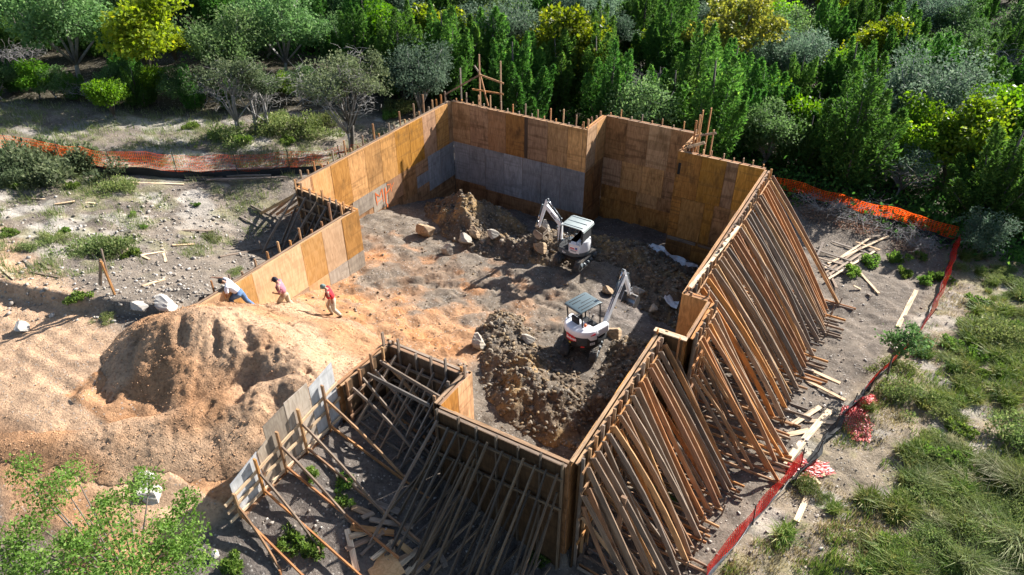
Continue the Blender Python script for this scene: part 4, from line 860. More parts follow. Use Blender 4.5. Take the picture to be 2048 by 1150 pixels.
        flat_text('Bobcat', .12, (-.22, .773, 1.06), DECAL, 'lettering', side); flat_text('E26', .15, (.35, .745, .80), TXTW, 'model_lettering', side)
        cy, rx0, rx1, ry = .08, -.74, .72, .62; top = 2.42; bx = .93
    # canopy
    z0, z1 = 1.0, top-.12
    mb = MB(); prof = [(rx0, top-.2), (rx0+.05, top-.07), (rx0+.18, top), (rx1-.22, top+.01), (rx1-.05, top-.08), (rx1, top-.2), (rx1-.03, top-.21), (rx1-.09, top-.12), (rx1-.24, top-.04), (rx0+.2, top-.05), (rx0+.09, top-.11), (rx0+.03, top-.21)]
    if new: prof = [(rx0-.05, top-.1), (rx0-.02, top-.03), (rx0+.1, top), (rx1-.14, top+.02), (rx1+.02, top-.03), (rx1+.05, top-.1), (rx1+.0, top-.1), (rx1-.05, top-.06), (rx0+.05, top-.06), (rx0, top-.1)]
    mb.prism(prof, cy-ry, cy+ry); rf = put(mb.build('canopy_roof', ROOFG if new else ROOFP, o, True, .03, 3), Hm)
    for k in range(5 if new else 3):
        mb = MB(); yk = cy-ry+.15+(2*ry-.3)*k/(4 if new else 2); x0, x1 = (rx0+.14, rx1-.2)
        if new and k == 2: x0 += .35
        if new and k == 3: x1 -= .45
        mb.box(((x0+x1)/2, yk, top+.008), (x1-x0, .035, .03)); put(mb.build('roof_rib', BLACKP if new else DGREY, o, False, .008), Hm)
    for x, y, xb in ((rx0+.08, cy-ry+.06, -.42 if new else -.62), (rx0+.08, cy+ry-.06, -.42 if new else -.62), (rx1-.07, cy-ry+.06, .70), (rx1-.07, cy+ry-.06, .70)):
        if not new and x > 0 and y > cy: xb = .74
        mb = MB(); mb.tube([(xb, y, z0 if xb > 0 else 1.5), (x*.5+xb*.5, y, 1.9), (x, y, z1)], .034, 8); put(mb.build('canopy_post', BLACKP, o, True), Hm)
    if not new:
        mb = MB(); mb.box((-.62, cy, 1.95), (.05, 2*ry-.1, .75)); put(mb.build('rear_screen', BLACKP, o), Hm)
    mb = MB(); mb.box((-.22, cy, 1.36), (.48, .5, .12)); mb.box((-.40, cy, 1.6), (.12, .44, .5), Matrix.Rotation(-.15, 3, 'Y')); mb.box((-.2, cy, 1.15), (.4, .42, .32)); put(mb.build('seat', BLACKP, o, True, .04), Hm)
    for sy in (-1, 1):
        mb = MB(); mb.box((.02, cy+sy*.36, 1.32), (.5, .15, .34)); c = put(mb.build('console', DGREY if not new else BLACKP, o, True, .03), Hm)
        mb = MB(); mb.tube([(.2, cy+sy*.36, 1.48), (.26, cy+sy*.36, 1.7)], .016, 6); mb.tube([(.26, cy+sy*.36, 1.68), (.275, cy+sy*.36, 1.78)], .03, 8); put(mb.build('joystick', BLACKP, o, True), Hm)
    for sy in (-.12, .12):
        mb = MB(); mb.tube([(.55, cy+sy, .98), (.6, cy+sy, 1.45)], .014, 6); mb.tube([(.6, cy+sy, 1.44), (.615, cy+sy, 1.54)], .024, 8); put(mb.build('travel_lever', STEEL, o, True), Hm)
    if new:
        mb = MB(); mb.tube([(-.38, -.42, 1.6), (-.38, -.42, 1.72)], .06, 10); put(mb.build('beacon', AMBER, o, True), Hm)
    # boom, arm, bucket : x,z in the boom's own plane
    sw = Hm @ Matrix.Translation((.0, -.05 if not new else -.42, 0)) @ Matrix.Rotation(R(8 if new else 0), 4, 'Z')
    mb = MB(); mb.box((bx, 0, .78), (.3, .34, .42)); mb.tube([(bx+.02, 0, .5), (bx+.02, 0, 1.05)], .11, 12); put(mb.build('swing_bracket', DGREY, o, False, .02), sw)
    if new: B = [(1.0, .86), (1.62, 2.0), (2.32, 3.02)]; A0, A1 = (2.32, 3.02), (2.95, 1.62); K = .0
    else: B = [(1.02, .80), (1.05, 1.95), (2.02, 2.83)]; A0, A1 = (2.02, 2.83), (2.42, 1.35)
    BW = WHITE if not new else WHITE2
    bm_ = put(arm_prism('boom', thick(B, .115, .10), .085, BW, o), sw)
    ad = (Vector(A1)-Vector(A0)).normalized(); an = Vector((-ad.y, ad.x)); 
    if an.x < 0: an = -an
    back = Vector(A0)-ad*.34-an*0.0
    put(arm_prism('arm', thick([tuple(back), tuple(Vector(A0)+ad*.1), A1], .07, .065), .07, BW, o), sw)
    bmid = Vector(B[1]).lerp(Vector(B[2]), .15); up = Vector((-(B[2][1]-B[1][1]), B[2][0]-B[1][0])).normalized()
    put(strut('arm_cylinder', tuple(bmid+up*.24), tuple(back+up*.05), o, .05), sw)
    lo = Vector(B[0]).lerp(Vector(B[1]), .75)
    put(strut('boom_cylinder', (bx+.22, .72), tuple(lo+Vector((.2, .05))), o, .05), sw)
    at_ = Vector(A1); bk = Vector(A0)+ad*.12+an*.19; link_p = at_-ad*.28+an*.17
    put(strut('bucket_cylinder', tuple(bk), tuple(link_p), o, .042), sw)
    mb = MB(); mb.tube([(link_p.x, -.06, link_p.y), (link_p.x, .06, link_p.y)], .04, 8); mb.prism(thick([tuple(at_-ad*.22), tuple(link_p)], .03, .03), -.09, -.06); mb.prism(thick([tuple(link_p), tuple(at_+ad*.1+an*.18)], .03, .03), -.04, .04); put(mb.build('bucket_linkage', STEEL, o), sw)
    # bucket: curved shell open towards the machine
    hw = .36 if new else .30; prof = []
    for k in range(9): a = R(80-k*30); prof.append((math.cos(a)*.30+.02, math.sin(a)*.33-.32))
    if not new: prof = [(x*1.05, z*1.0) for x, z in prof]
    mb = MB(); outer = prof; inn = [(x*.9, -.32+(z+.32)*.9) for x, z in prof]; n = len(prof)
    for y0, y1 in ((-hw, hw),):
        v = [(x, y0, z) for x, z in outer]+[(x, y1, z) for x, z in outer]+[(x, y0, z) for x, z in inn]+[(x, y1, z) for x, z in inn]; f = []
        for k in range(n-1): f += [(k, k+1, n+k+1, n+k), (2*n+k, 3*n+k, 3*n+k+1, 2*n+k+1)]
        mb.add(v, f)
    for y in (-hw, hw-.018): mb.prism(prof, y, y+.018)
    mb.box((.02, 0, .03), (.22, .2, .12))
    Bm = sw @ Matrix.Translation((at_.x, 0, at_.y)) @ Matrix.Rotation(R(-8 if new else 28), 4, 'Y')
    bu = mb.build('bucket', STEEL if new else MUD, o); put(bu, Bm)
    for k in range(5):
        mb = MB(); y = -hw+.05+(2*hw-.1)*k/4; e = prof[-1]; d = (Vector(prof[-1])-Vector(prof[-2])).normalized(); mb.box((e[0]+d.x*.05, y, e[1]+d.y*.05), (.16, .06, .03), Matrix.Rotation(-math.atan2(d.y, d.x), 3, 'Y'), taper=.8)
        t_ = mb.build('tooth', STEEL if new else MUD, bu)
    mb = MB(); hose = [tuple(Vector(b)+up*.14) for b in B]
    for y in (-.05, .03): mb.tube([(bx+.05, y, 1.0)]+[(h[0], y, h[1]) for h in hose[1:]], .016, 6)
    put(mb.build('hydraulic_hose', BLACKP, o, True), sw)
    me = text_mesh('Bobcat', .15 if not new else .12)
    for sgn in (-1, 1):
        c = Vector(B[1]).lerp(Vector(B[2]), .45); an_ = math.atan2(B[2][1]-B[1][1], B[2][0]-B[1][0])
        x = link('lettering', me if sgn < 0 else me.copy(), o); 
        if not x.data.materials: x.data.materials.append(DECAL)
        face = Matrix.Rotation(-an_, 4, 'Y') @ Matrix.Rotation(math.pi/2, 4, 'X')
        if sgn > 0: face = Matrix.Rotation(-an_, 4, 'Y') @ Matrix.Rotation(math.pi, 4, 'Z') @ Matrix.Rotation(math.pi/2, 4, 'X')
        x.matrix_basis = sw @ Matrix.Translation((c.x, sgn*.088, c.y)) @ face
    return o
def heap_top(x, y, r=.6):
    z = gz(x, y)
    for V in HEAPS:
        m = (np.abs(V[:, 0]-x) < r) & (np.abs(V[:, 1]-y) < r)
        if m.any(): z = max(z, float(np.percentile(V[m, 2], 80)))
    return z
e_ = excavator('excavator', (11.25, -6.4, heap_top(11.05, -6.5)+.05), R(178), R(85), 'older excavator with a pale rounded canopy and a muddy bucket by the grey panels', False)
e_.scale = (.86,)*3
e_ = excavator('excavator', (14.33, -12.05, heap_top(14.5, -11.95)+.06), R(70), R(102), 'newer excavator with ribbed dark canopy and a red logo on its white rear', True)
e_.scale = (.88,)*3
print('EXC z', heap_top(11.05, -6.5), heap_top(14.5, -11.95))
# ---------------------------------------------------------------- workers
def skin_obj(name, nodes, edges, m, parent, sub=2, mirror=None):
    """nodes: list of (pos, radius or (rx, ry)); the first is the root"""
    me = bpy.data.meshes.new(name); me.from_pydata([n[0] for n in nodes], edges, []); o = link(name, me, parent, m)
    k = o.modifiers.new('skin', 'SKIN'); k.use_smooth_shade = True; k.branch_smoothing = .4
    if not me.skin_vertices: me.attributes  # layer is made with the modifier
    sv = me.skin_vertices[0].data
    for i, n in enumerate(nodes):
        r = n[1] if isinstance(n[1], (tuple, list)) else (n[1], n[1]); sv[i].radius = r
    sv[0].use_root = True
    s = o.modifiers.new('subdivision', 'SUBSURF'); s.levels = sub; s.render_levels = sub
    return o
SKINM = plain('skin', (.30, .16, .10), .55, noise=.08); HAIR = plain('black_hair', (.012, .011, .010), .6, noise=.2); BOOT = plain('work_boot', (.17, .11, .065), .8, noise=.25)
def hand(nodes, edges, wrist, elbow, palm_dir, curl=.5):
    """palm, five fingers and a thumb grown on from the wrist node index"""
    w = Vector(nodes[wrist][0]); f = (w-Vector(nodes[elbow][0])).normalized(); s = f.cross(Vector(palm_dir)).normalized(); n = s.cross(f).normalized()
    nodes.append((tuple(w+f*.055), (.026, .017))); p = len(nodes)-1; edges.append((wrist, p)); nodes.append((tuple(w+f*.095), (.030, .015))); q = len(nodes)-1; edges.append((p, q))
    for k, (sp, ln) in enumerate(((-.032, .062), (-.011, .078), (.011, .084), (.032, .072))):
        b = w+f*.105+s*sp; a1 = b+f*ln*.5+n*ln*.2*curl; a2 = a1+f*ln*.28+n*ln*.5*curl
        i = len(nodes); nodes += [(tuple(b), .0095), (tuple(a1), .0088), (tuple(a2), .0075)]; edges += [(q, i), (i, i+1), (i+1, i+2)]
    b = w+f*.045-s*.035; i = len(nodes); nodes += [(tuple(b), .012), (tuple(b+f*.03-s*.022+n*.012), .0105), (tuple(b+f*.058-s*.024+n*.03), .009)]; edges += [(p, i), (i, i+1), (i+1, i+2)]
def person(loc, heading, label, J, shirt, trousers, boots, hat):
    """J: joints in metres, x forward, y left, z up, feet on z = 0"""
    o = empty('person', loc, heading, label, 'person'); V = lambda k: Vector(J[k])
    n0 = V('neck'); n1 = n0.lerp(V('chest'), .30); J['head'] = tuple(V('head')+(n1-n0)*1.15); J['neck'] = tuple(n1)
    nodes = []; edges = []; ix = {}
    def nd(k, p, r): ix[k] = len(nodes); nodes.append((tuple(p), r))
    def ed(*ks):
        for a, b in zip(ks[:-1], ks[1:]): edges.append((ix[a], ix[b]))
    pel, che, nck, hd = V('pelvis'), V('chest'), V('neck'), V('head')
    nd('pelvis', pel, (.15, .105)); nd('waist', pel.lerp(che, .45), (.135, .095)); nd('chest', che, (.165, .105)); nd('neck', nck, .056)
    nd('chin', nck.lerp(hd, .5), .07); nd('head', hd, (.086, .102)); u = (hd-nck).normalized(); nd('crown', hd+u*.09, (.077, .09)); ed('pelvis', 'waist', 'chest', 'neck', 'chin', 'head', 'crown')
    fwd = Vector(J.get('look', (1, 0, -.35))).normalized()
    nd('nose', hd+fwd*.108-u*.01, .013); ed('head', 'nose')
    for s, sg in (('l', 1), ('r', -1)):
        sh, el, wr = V('sh'+s), V('el'+s), V('wr'+s); hp, kn, an = V('hip'+s), V('kn'+s), V('an'+s)
        nd('sh'+s, sh, .062); nd('el'+s, el, .043); nd('fm'+s, el.lerp(wr, .4), .040); nd('wr'+s, wr, .026); ed('chest', 'sh'+s, 'el'+s, 'fm'+s, 'wr'+s)
        hand(nodes, edges, ix['wr'+s], ix['el'+s], J.get('palm'+s, (0, -sg, 0)), J.get('curl'+s, .6))
        nd('hip'+s, hp, .092); nd('th'+s, hp.lerp(kn, .45), .082); nd('kn'+s, kn, .058); nd('cf'+s, kn.lerp(an, .35), .055); nd('an'+s, an, .038); ed('pelvis', 'hip'+s, 'th'+s, 'kn'+s, 'cf'+s, 'an'+s)
        t = V('toe'+s); nd('ft'+s, an.lerp(t, .5)-Vector((0, 0, .03)), .036); nd('toe'+s, t, .03); ed('an'+s, 'ft'+s, 'toe'+s)
    body = skin_obj('body', nodes, edges, SKINM, o)
    # shirt
    n2 = [(tuple(pel.lerp(che, .02)), (.205, .155)), (tuple(pel.lerp(che, .5)), (.20, .16)), (tuple(che), (.21, .145)), (tuple(che.lerp(nck, .8)), (.10, .095))]; e2 = [(0, 1), (1, 2), (2, 3)]
    for s in 'lr':
        sh, el = V('sh'+s), V('el'+s); i = len(n2); n2 += [(tuple(sh), .105), (tuple(sh.lerp(el, .5)), .086), (tuple(sh.lerp(el, .85)), .08)]; e2 += [(2, i), (i, i+1), (i+1, i+2)]
    skin_obj('shirt', n2, e2, shirt, o)
    n3 = [(tuple(pel+(che-pel)*.12), (.188, .148)), (tuple(pel), (.19, .15))]; e3 = [(0, 1)]
    for s in 'lr':
        hp, kn, an = V('hip'+s), V('kn'+s), V('an'+s); i = len(n3); n3 += [(tuple(hp), .125), (tuple(hp.lerp(kn, .5)), .115), (tuple(kn), .094), (tuple(kn.lerp(an, .5)), .086), (tuple(kn.lerp(an, .92)), .08)]; e3 += [(1, i), (i, i+1), (i+1, i+2), (i+2, i+3), (i+3, i+4)]
    skin_obj('trousers', n3, e3, trousers, o)
    for s in 'lr':
        an, t = V('an'+s), V('toe'+s); skin_obj('boot', [(tuple(an+Vector((0, 0, .05))), .055), (tuple(an-Vector((0, 0, .02))), .058), (tuple(an.lerp(t, .55)-Vector((0, 0, .02))), (.05, .045)), (tuple(t+(t-an)*.08), (.045, .036))], [(0, 1), (1, 2), (2, 3)], boots, o)
    # ears, eyes and mouth
    sd = u.cross(fwd).normalized(); mb = MB()
    f2 = (fwd-u*fwd.dot(u)).normalized()
    for sg in (-1, 1):
        mb = MB(); c = hd+sd*sg*.083-f2*.005; mb.tube([c-u*.028, c, c+u*.028], [.008, .014, .008], 6); mb.build('ear', SKINM, o, True)
        mb = MB(); c = hd+f2*.083+sd*sg*.03+u*.02; mb.tube([c, c+f2*.006], .010, 8); mb.build('eye', HAIR, o, True)
    mb = MB(); c = hd+f2*.084-u*.045; mb.box(tuple(c), (.02, .045, .01), Matrix((f2, sd, u)).transposed()); mb.build('mouth', plain('lips', (.22, .09, .07), .5), o, False, .004)
    # hair and cap
    mb = MB(); hm = Matrix((f2, sd, u)).transposed(); n = 14; v = []; f = []
    for j in range(6):
        a = math.pi/2*j/5*1.12
        for k in range(n):
            b = 2*math.pi*k/n; rr = math.cos(a-.12) if j else 1.0; front = math.cos(b)
            v.append(hd+hm @ Vector((math.cos(b)*.112*max(.02, math.cos(a)), math.sin(b)*.101*max(.02, math.cos(a)), .018+math.sin(a)*.125-(.055 if j == 0 and front < .3 else 0))))
    for j in range(5):
        for k in range(n): f.append((j*n+k, j*n+(k+1) % n, (j+1)*n+(k+1) % n, (j+1)*n+k))
    f.append(tuple(range(5*n, 6*n))); mb.add(v, f)
    if hat is HAIR: mb.build('hair', HAIR, o, True)
    else:
        cp = mb.build('cap', hat, o, True); mb = MB(); pk = [(math.cos(a)*.088+.07, math.sin(a)*.078) for a in [R(-90+15*i) for i in range(13)]]
        mb.prism(pk, .03, .042, 'z', 0, Matrix.Translation(hd) @ hm.to_4x4()); mb.build('cap_peak', hat, cp)
        mb = MB(); mb.tube([hd+hm @ Vector((math.cos(2*math.pi*k/12)*.094-.004, math.sin(2*math.pi*k/12)*.086, -.005)) for k in range(4, 9)], .016, 6); mb.build('hair', HAIR, o, True)
    return o
def cloth(name, c, k=.12): return plain(name, c, .85, noise=k, scale=14, spec=.1)
H_ = R(207)
def stand(px, py): return on_ground(px, py)
# white shirt and jeans, climbing bent forward, one arm stretched out to a stake, the other hand on the knee
q = on_ground(488, 622)
person(tuple(q), H_, 'man in a white T-shirt and blue jeans bending forward and reaching for a stake', dict(pelvis=(.0,0,.86), chest=(.30,0,1.17), neck=(.46,0,1.30), head=(.60,0,1.36), look=(.75,0,-.65),
  shl=(.33,.20,1.17), ell=(.30,.30,.93), wrl=(.42,.2,.72), shr=(.38,-.20,1.22), elr=(.66,-.27,1.27), wrr=(.92,-.25,1.30), hipl=(.0,.10,.82), knl=(.34,.12,.60), anl=(.24,.12,.22), toel=(.42,.13,.17), hipr=(-.02,-.10,.82), knr=(-.12,-.12,.44), anr=(-.42,-.12,.13), toer=(-.26,-.13,.05), palmr=(0,0,-1), curlr=.9), cloth('white_cotton', (.66,.66,.69)), cloth('blue_denim', (.10,.17,.30), .3), BOOT, HAIR)
WORK1 = q.copy()
q = on_ground(577, 624)
person(tuple(q), H_, 'man in a pink T-shirt, khaki trousers and dark cap walking second in the row', dict(pelvis=(0,0,.90), chest=(.12,0,1.28), neck=(.20,0,1.45), head=(.27,0,1.56), look=(.85,0,-.5),
  shl=(.11,.21,1.33), ell=(.02,.29,1.06), wrl=(.27,.20,1.02), shr=(.15,-.21,1.34), elr=(.30,-.27,1.16), wrr=(.38,-.14,1.38), hipl=(.0,.10,.87), knl=(.26,.11,.52), anl=(.14,.11,.10), toel=(.34,.13,.04), hipr=(0,-.10,.87), knr=(-.04,-.11,.47), anr=(-.30,-.11,.12), toer=(-.12,-.12,.04)), cloth('pink_cotton', (.40,.155,.195)), cloth('khaki_cotton', (.42,.34,.24), .2), BOOT, cloth('dark_cap', (.03,.03,.04)))
q = on_ground(672, 634)
person(tuple(q), H_+.1, 'man in a red T-shirt, pale trousers and grey-green cap walking last', dict(pelvis=(0,0,.88), chest=(.13,0,1.25), neck=(.22,0,1.42), head=(.31,0,1.51), look=(.8,0,-.6),
  shl=(.12,.21,1.30), ell=(.06,.29,1.02), wrl=(.14,.26,.77), shr=(.16,-.21,1.30), elr=(.24,-.28,1.03), wrr=(.36,-.24,.82), hipl=(0,.10,.85), knl=(.02,.11,.46), anl=(-.24,.11,.13), toel=(-.06,.12,.04), hipr=(.01,-.10,.85), knr=(.27,-.11,.52), anr=(.14,-.11,.10), toer=(.34,-.12,.04)), cloth('red_cotton', (.48,.035,.045)), cloth('pale_khaki', (.47,.41,.32), .2), BOOT, cloth('green_cap', (.16,.22,.20)))
# ---------------------------------------------------------------- fences
def net_mat(name, c, tr):
    m, t, p = mat(name); g = N(t); tc = g.n('ShaderNodeTexCoord'); nz = g.noise(tc.outputs['Object'], 3, 4); col = g.ramp(nz.outputs[0], [(.3, tuple(v*.75 for v in c)), (.7, tuple(min(1, v*1.2) for v in c))]).outputs[0]
    t.links.new(col, p.inputs['Base Color']); p.inputs['Roughness'].default_value = .4; b = g.n('ShaderNodeBsdfTranslucent', {'Color': col}); mx = g.n('ShaderNodeMixShader', {0: tr, 1: p, 2: b}); t.links.new(mx.outputs[0], [n for n in t.nodes if n.type == 'OUTPUT_MATERIAL'][0].inputs[0]); return m
ORANGE = net_mat('orange_netting', (.92, .11, .012), .55); REDNET = net_mat('red_netting', (.85, .04, .03), .5); SILT = plain('black_silt_fabric', (.012, .013, .014), .75, noise=.3, scale=4); SILTG = plain('grey_silt_fabric', (.10, .105, .115), .45, noise=.35, scale=3)
def dense(P, step):
    o = [Vector(P[0])]
    for a, b in zip(P[:-1], P[1:]):
        a, b = Vector(a), Vector(b); n = max(1, int((b-a).length/step)); o += [a.lerp(b, (i+1)/n) for i in range(n)]
    return o
def netting(name, base, top, parent, m, cols, rows, th=.03, twist=.0):
    """woven plastic net: crossing flat strands, holes between them. base/top: lists of points along the fence"""
    mb = MB(); n = len(base)
    def P(u, v):
        u = min(max(u, 0), n-1-1e-6); i = int(u); f = u-i; a = base[i].lerp(base[i+1], f); b = top[i].lerp(top[i+1], f)
        return a.lerp(b, v)+Vector((math.sin(u*1.7+v*3), math.cos(u*2.3+v*2), math.sin(u*1.1))) * (.03+twist)
    for k in range(rows+1):
        v = k/rows; e = th/2
        q = [P(i*.5, v) for i in range(2*n-1)]; b0 = len(mb.v)
        for p in q: mb.v += [tuple(p-Vector((0, 0, e))), tuple(p+Vector((0, 0, e)))]
        for i in range(len(q)-1): mb.f.append((b0+2*i, b0+2*i+2, b0+2*i+3, b0+2*i+1)); mb.m.append(0)
    c = int((n-1)*cols)
    for k in range(c+1):
        u = k/cols; w_ = th/2/.5*cols*.12; w_ = th*.9
        q = [(P(u-w_, v/4), P(u+w_, v/4)) for v in range(5)]; b0 = len(mb.v)
        for a, b in q: mb.v += [tuple(a), tuple(b)]
        for i in range(4): mb.f.append((b0+2*i, b0+2*i+1, b0+2*i+3, b0+2*i+2)); mb.m.append(0)
    me = bpy.data.meshes.new(name); me.from_pydata(mb.v, [], mb.f); me.update(); return link(name, me, parent, m)
def fabric(name, base, top, parent, m, wob=.05):
    v = []; f = []; K = 4
    for i, (a, b) in enumerate(zip(base, top)):
        for k in range(K+1): p = a.lerp(b, k/K)+Vector((math.sin(i*1.3+k), math.cos(i*1.9+k*1.4), 0))*wob*(k/K+.2); v.append(tuple(p))
    for i in range(len(base)-1):
        for k in range(K): a = i*(K+1)+k; f.append((a, a+K+1, a+K+2, a+1))
    me = bpy.data.meshes.new(name); me.from_pydata(v, [], f); me.update(); o = link(name, me, parent, m); s = o.modifiers.new('solid', 'SOLIDIFY'); s.thickness = .01; return o
def gpt(px, py, dz=0.0):
    p = on_ground(px, py); return Vector((p.x, p.y, p.z+dz))
def fence(name, pix_pts, label, lo, hi, m, lean=(0, 0), post=2.2, posts=True, mf=None, cols=5, th=.03, rows=7):
    P = dense([gpt(*p) for p in pix_pts], .5); 
    for p in P: p.z = gz(p.x, p.y)
    o = empty(name, P[0], 0, label, 'fence'); L = [p-P[0] for p in P]; up = Vector((lean[0], lean[1], 1))
    fabric('silt_fabric', [p-Vector((0, 0, .1)) for p in L], [p+up*lo for p in L], o, mf or SILT)
    netting('safety_netting', [p+up*(lo*.92) for p in L], [p+up*hi for p in L], o, m, cols, rows, th)
    if posts:
        k = int(post/.5)
        for i in range(0, len(L), k): mb = MB(); q = L[i]+Vector((.03, .05, 0)); mb.tube([q-Vector((0, 0, .2)), q+up*(hi+.12)], .022, 5); mb.build('post', plain('rusty_steel_post', (.05, .04, .035), .8) if i == 0 and 'rusty_steel_post' not in bpy.data.materials else bpy.data.materials['rusty_steel_post'], o)
    return o
fence('safety_fence', [(-60,300),(0,312),(90,328),(200,348),(330,356),(430,357),(520,354),(600,348),(680,338),(740,325)], 'orange netting fence over black silt fabric across the left clearing', .42, 1.25, ORANGE, post=2.5, th=.010, cols=7, rows=5)
fence('safety_fence', [(1540,388),(1570,395),(1650,420),(1740,445),(1830,468),(1902,492)], 'bright orange netting fence with black foot between wood and lumber pile', .5, 1.2, ORANGE, post=2.0, cols=4, th=.04)
fence('safety_fence', [(1902,492),(1893,530),(1872,590),(1850,640),(1815,690),(1770,738),(1722,785)], 'collapsed dark red netting running towards the camera along the right field', .2, .85, REDNET, (.3, .15), 3.0, True, SILTG, 6, .055, 6)
fence('safety_fence', [(1600,935),(1560,985),(1520,1030),(1485,1075),(1450,1115),(1410,1165)], 'dark red netting twisted into a rope at the lower right', .16, .75, REDNET, (-.1, .05), 3.0, True, SILTG, 6, .055, 6)
# grey silt fabric lying open between the two red stretches, and heaps of fallen netting
P = dense([gpt(1726,782), gpt(1690,815), gpt(1655,860), gpt(1620,910), gpt(1575,965)], .4); o = empty('silt_fence', P[0], 0, 'slack grey silt fabric lying beside planks and fallen red netting', 'fence')
L = [p-P[0] for p in P]; fabric('silt_fabric', [p+Vector((0, -.05, .02)) for p in L], [p+Vector((.28, .15, .25)) for p in L], o, SILT, .1)
for i in range(0, len(L), 4): mb = MB(); mb.tube([L[i]+Vector((.2, .1, -.2)), L[i]+Vector((.25, .15, .75))], .02, 5); mb.build('post', bpy.data.materials['rusty_steel_post'], o)
REDH = net_mat('fallen_red_netting', (.58, .03, .025), .3)
def net_heap(px, py, sx, sy, h, label, seed, rot=0.0):
    c = gpt(px, py); r = np.random.default_rng(seed); o = empty('fallen_netting', c, rot, label, 'netting'); nx, ny = 20, 15; V = []
    for j in range(ny):
        for i in range(nx):
            u, v = i/(nx-1)*2-1, j/(ny-1)*2-1; rr = 1-.25*r.random(); x, y = u*sx*rr, v*sy*(.5+.5*(1-abs(u)))*rr
            q = Matrix.Rotation(rot, 3, 'Z') @ Vector((x, y, 0)); z = gz(c.x+q.x, c.y+q.y)-c.z+.04+h*max(0, 1-u*u-v*v)*(.6+.5*vnoise(np.array([x]), np.array([y]), 3.0, seed)[0])+r.random()*.05; V.append((x, y, z))
    mb = MB()
    for j in range(ny):
        for i in range(nx):
            a = Vector(V[j*nx+i])
            for di, dj in ((1, 0), (0, 1)):
                if i+di < nx and j+dj < ny:
                    b = Vector(V[(j+dj)*nx+i+di]); d = (b-a); s = Vector((-d.y, d.x, 0)); s = s.normalized()*.013 if s.length > 1e-5 else Vector((.012, 0, 0)); k = len(mb.v)
                    mb.v += [tuple(a-s), tuple(a+s), tuple(b+s), tuple(b-s)]; mb.f.append((k, k+1, k+2, k+3)); mb.m.append(0)
    me = bpy.data.meshes.new('netting'); me.from_pydata(mb.v, [], mb.f); me.update(); link('netting', me, o, REDH)
net_heap(1728, 812, .95, .4, .45, 'upright crumpled heap of red netting beside the grey silt fabric', 3, 1.2); net_heap(1712, 845, 1.1, .7, .14, 'flat sheet of fallen red netting right of the crossed planks', 4, 1.9); net_heap(1618, 938, .9, .5, .1, 'small heap of red netting under scattered pale planks', 5, .6)
# ---------------------------------------------------------------- lumber on the ground
def plank(a, b, label, w=.14, t=.04, m=None, za=0.0, zb=0.0, group=None, name='plank', flat=True):
    p, q = gpt(*a), gpt(*b); p.z += t/2+.02+za; q.z += t/2+.02+zb
    o = board(name, None, p, q, w, t, m or LUMF, (0, 0, 1) if flat else None); props(o, label, 'plank', group); return o
for a, b, lb, w in (((1832,582),(1795,655),'long clean plank lying inside the collapsed red netting',.2),((1640,815),(1585,850),'short wide plank lying alone between the braces and grey fabric',.2),((1690,802),(1612,762),'pale plank pointing at the upright red netting heap',.14),
  ((1680,768),(1622,742),'pale plank lying across the kickers nearest the red netting',.16),((1618,862),(1550,877),'pale plank just left of the crossed planks',.2),((1682,848),(1608,842),'pale plank lying crosswise over another beside the grey fabric',.18),
  ((1660,822),(1616,872),'wide plank pinned under the crosswise plank',.24),((1617,870),(1572,925),'wide plank continuing downhill along the grey fabric',.24),((1571,926),(1566,938),'stub of pale board at the end of the long planks',.12),
  ((1622,915),(1632,945),'left one of two short pale planks on the red netting',.16),((1638,924),(1646,954),'right one of two short pale planks on the red netting',.16),((1600,932),(1640,970),'long thin plank slanting across the red netting',.12),((1594,958),(1632,972),'thin plank lying level below the slanting one',.12),
  ((1614,995),(1592,1044),'single pale plank lying alone in the dry grass',.18),((1540,935),(1572,945),'short pale offcut near the near braces',.1)):
    plank(a, b, lb, w, .045, LUMF, group='pale planks along the right fence', flat=True)
LPL = [((1638,545),(1740,478)),((1645,552),(1722,498)),((1650,558),(1720,512)),((1652,565),(1755,500)),((1625,498),(1702,525)),((1662,485),(1735,510)),((1710,488),(1758,505)),((1632,520),(1702,535)),((1640,536),(1690,548)),((1655,530),(1775,476)),((1633,515),(1645,490)),((1642,532),(1662,538)),((1700,525),(1757,590)),((1658,548),(1672,580)),((1735,478),(1773,475)),((1705,577),(1721,580)),((1735,588),(1742,595))]
for i, (a, b) in enumerate(LPL):
    lb = {12: 'single grey plank lying apart below the criss-crossed lumber', 13: 'short grey plank beside the foot of the tall braces', 15: 'small grey block of wood on bare ground', 16: 'pale offcut beside the grey block'}.get(i, 'grey plank in the criss-crossed lumber beyond the tall braces')
    plank(a, b, lb, .12, .045, LUMG if i % 3 else LUMF, .045*(i % 4), .045*((i+1) % 4), 'criss-crossed lumber beyond the braces')
for i in range(13):
    y0 = 345+rnd.uniform(-1, 17); x0 = rnd.uniform(350, 425); 
    plank((x0, y0+rnd.uniform(0, 6)), (x0+rnd.uniform(110, 165), y0-rnd.uniform(0, 7)), 'long grey plank in the stack below the black silt fabric', .14, .05, LUMG, .05*(i % 4), .05*(i % 4), 'lumber stack by the left fence')
plank((248,366),(368,370),'long pale plank sticking out left of the grey lumber stack',.12,.045,LUMF)
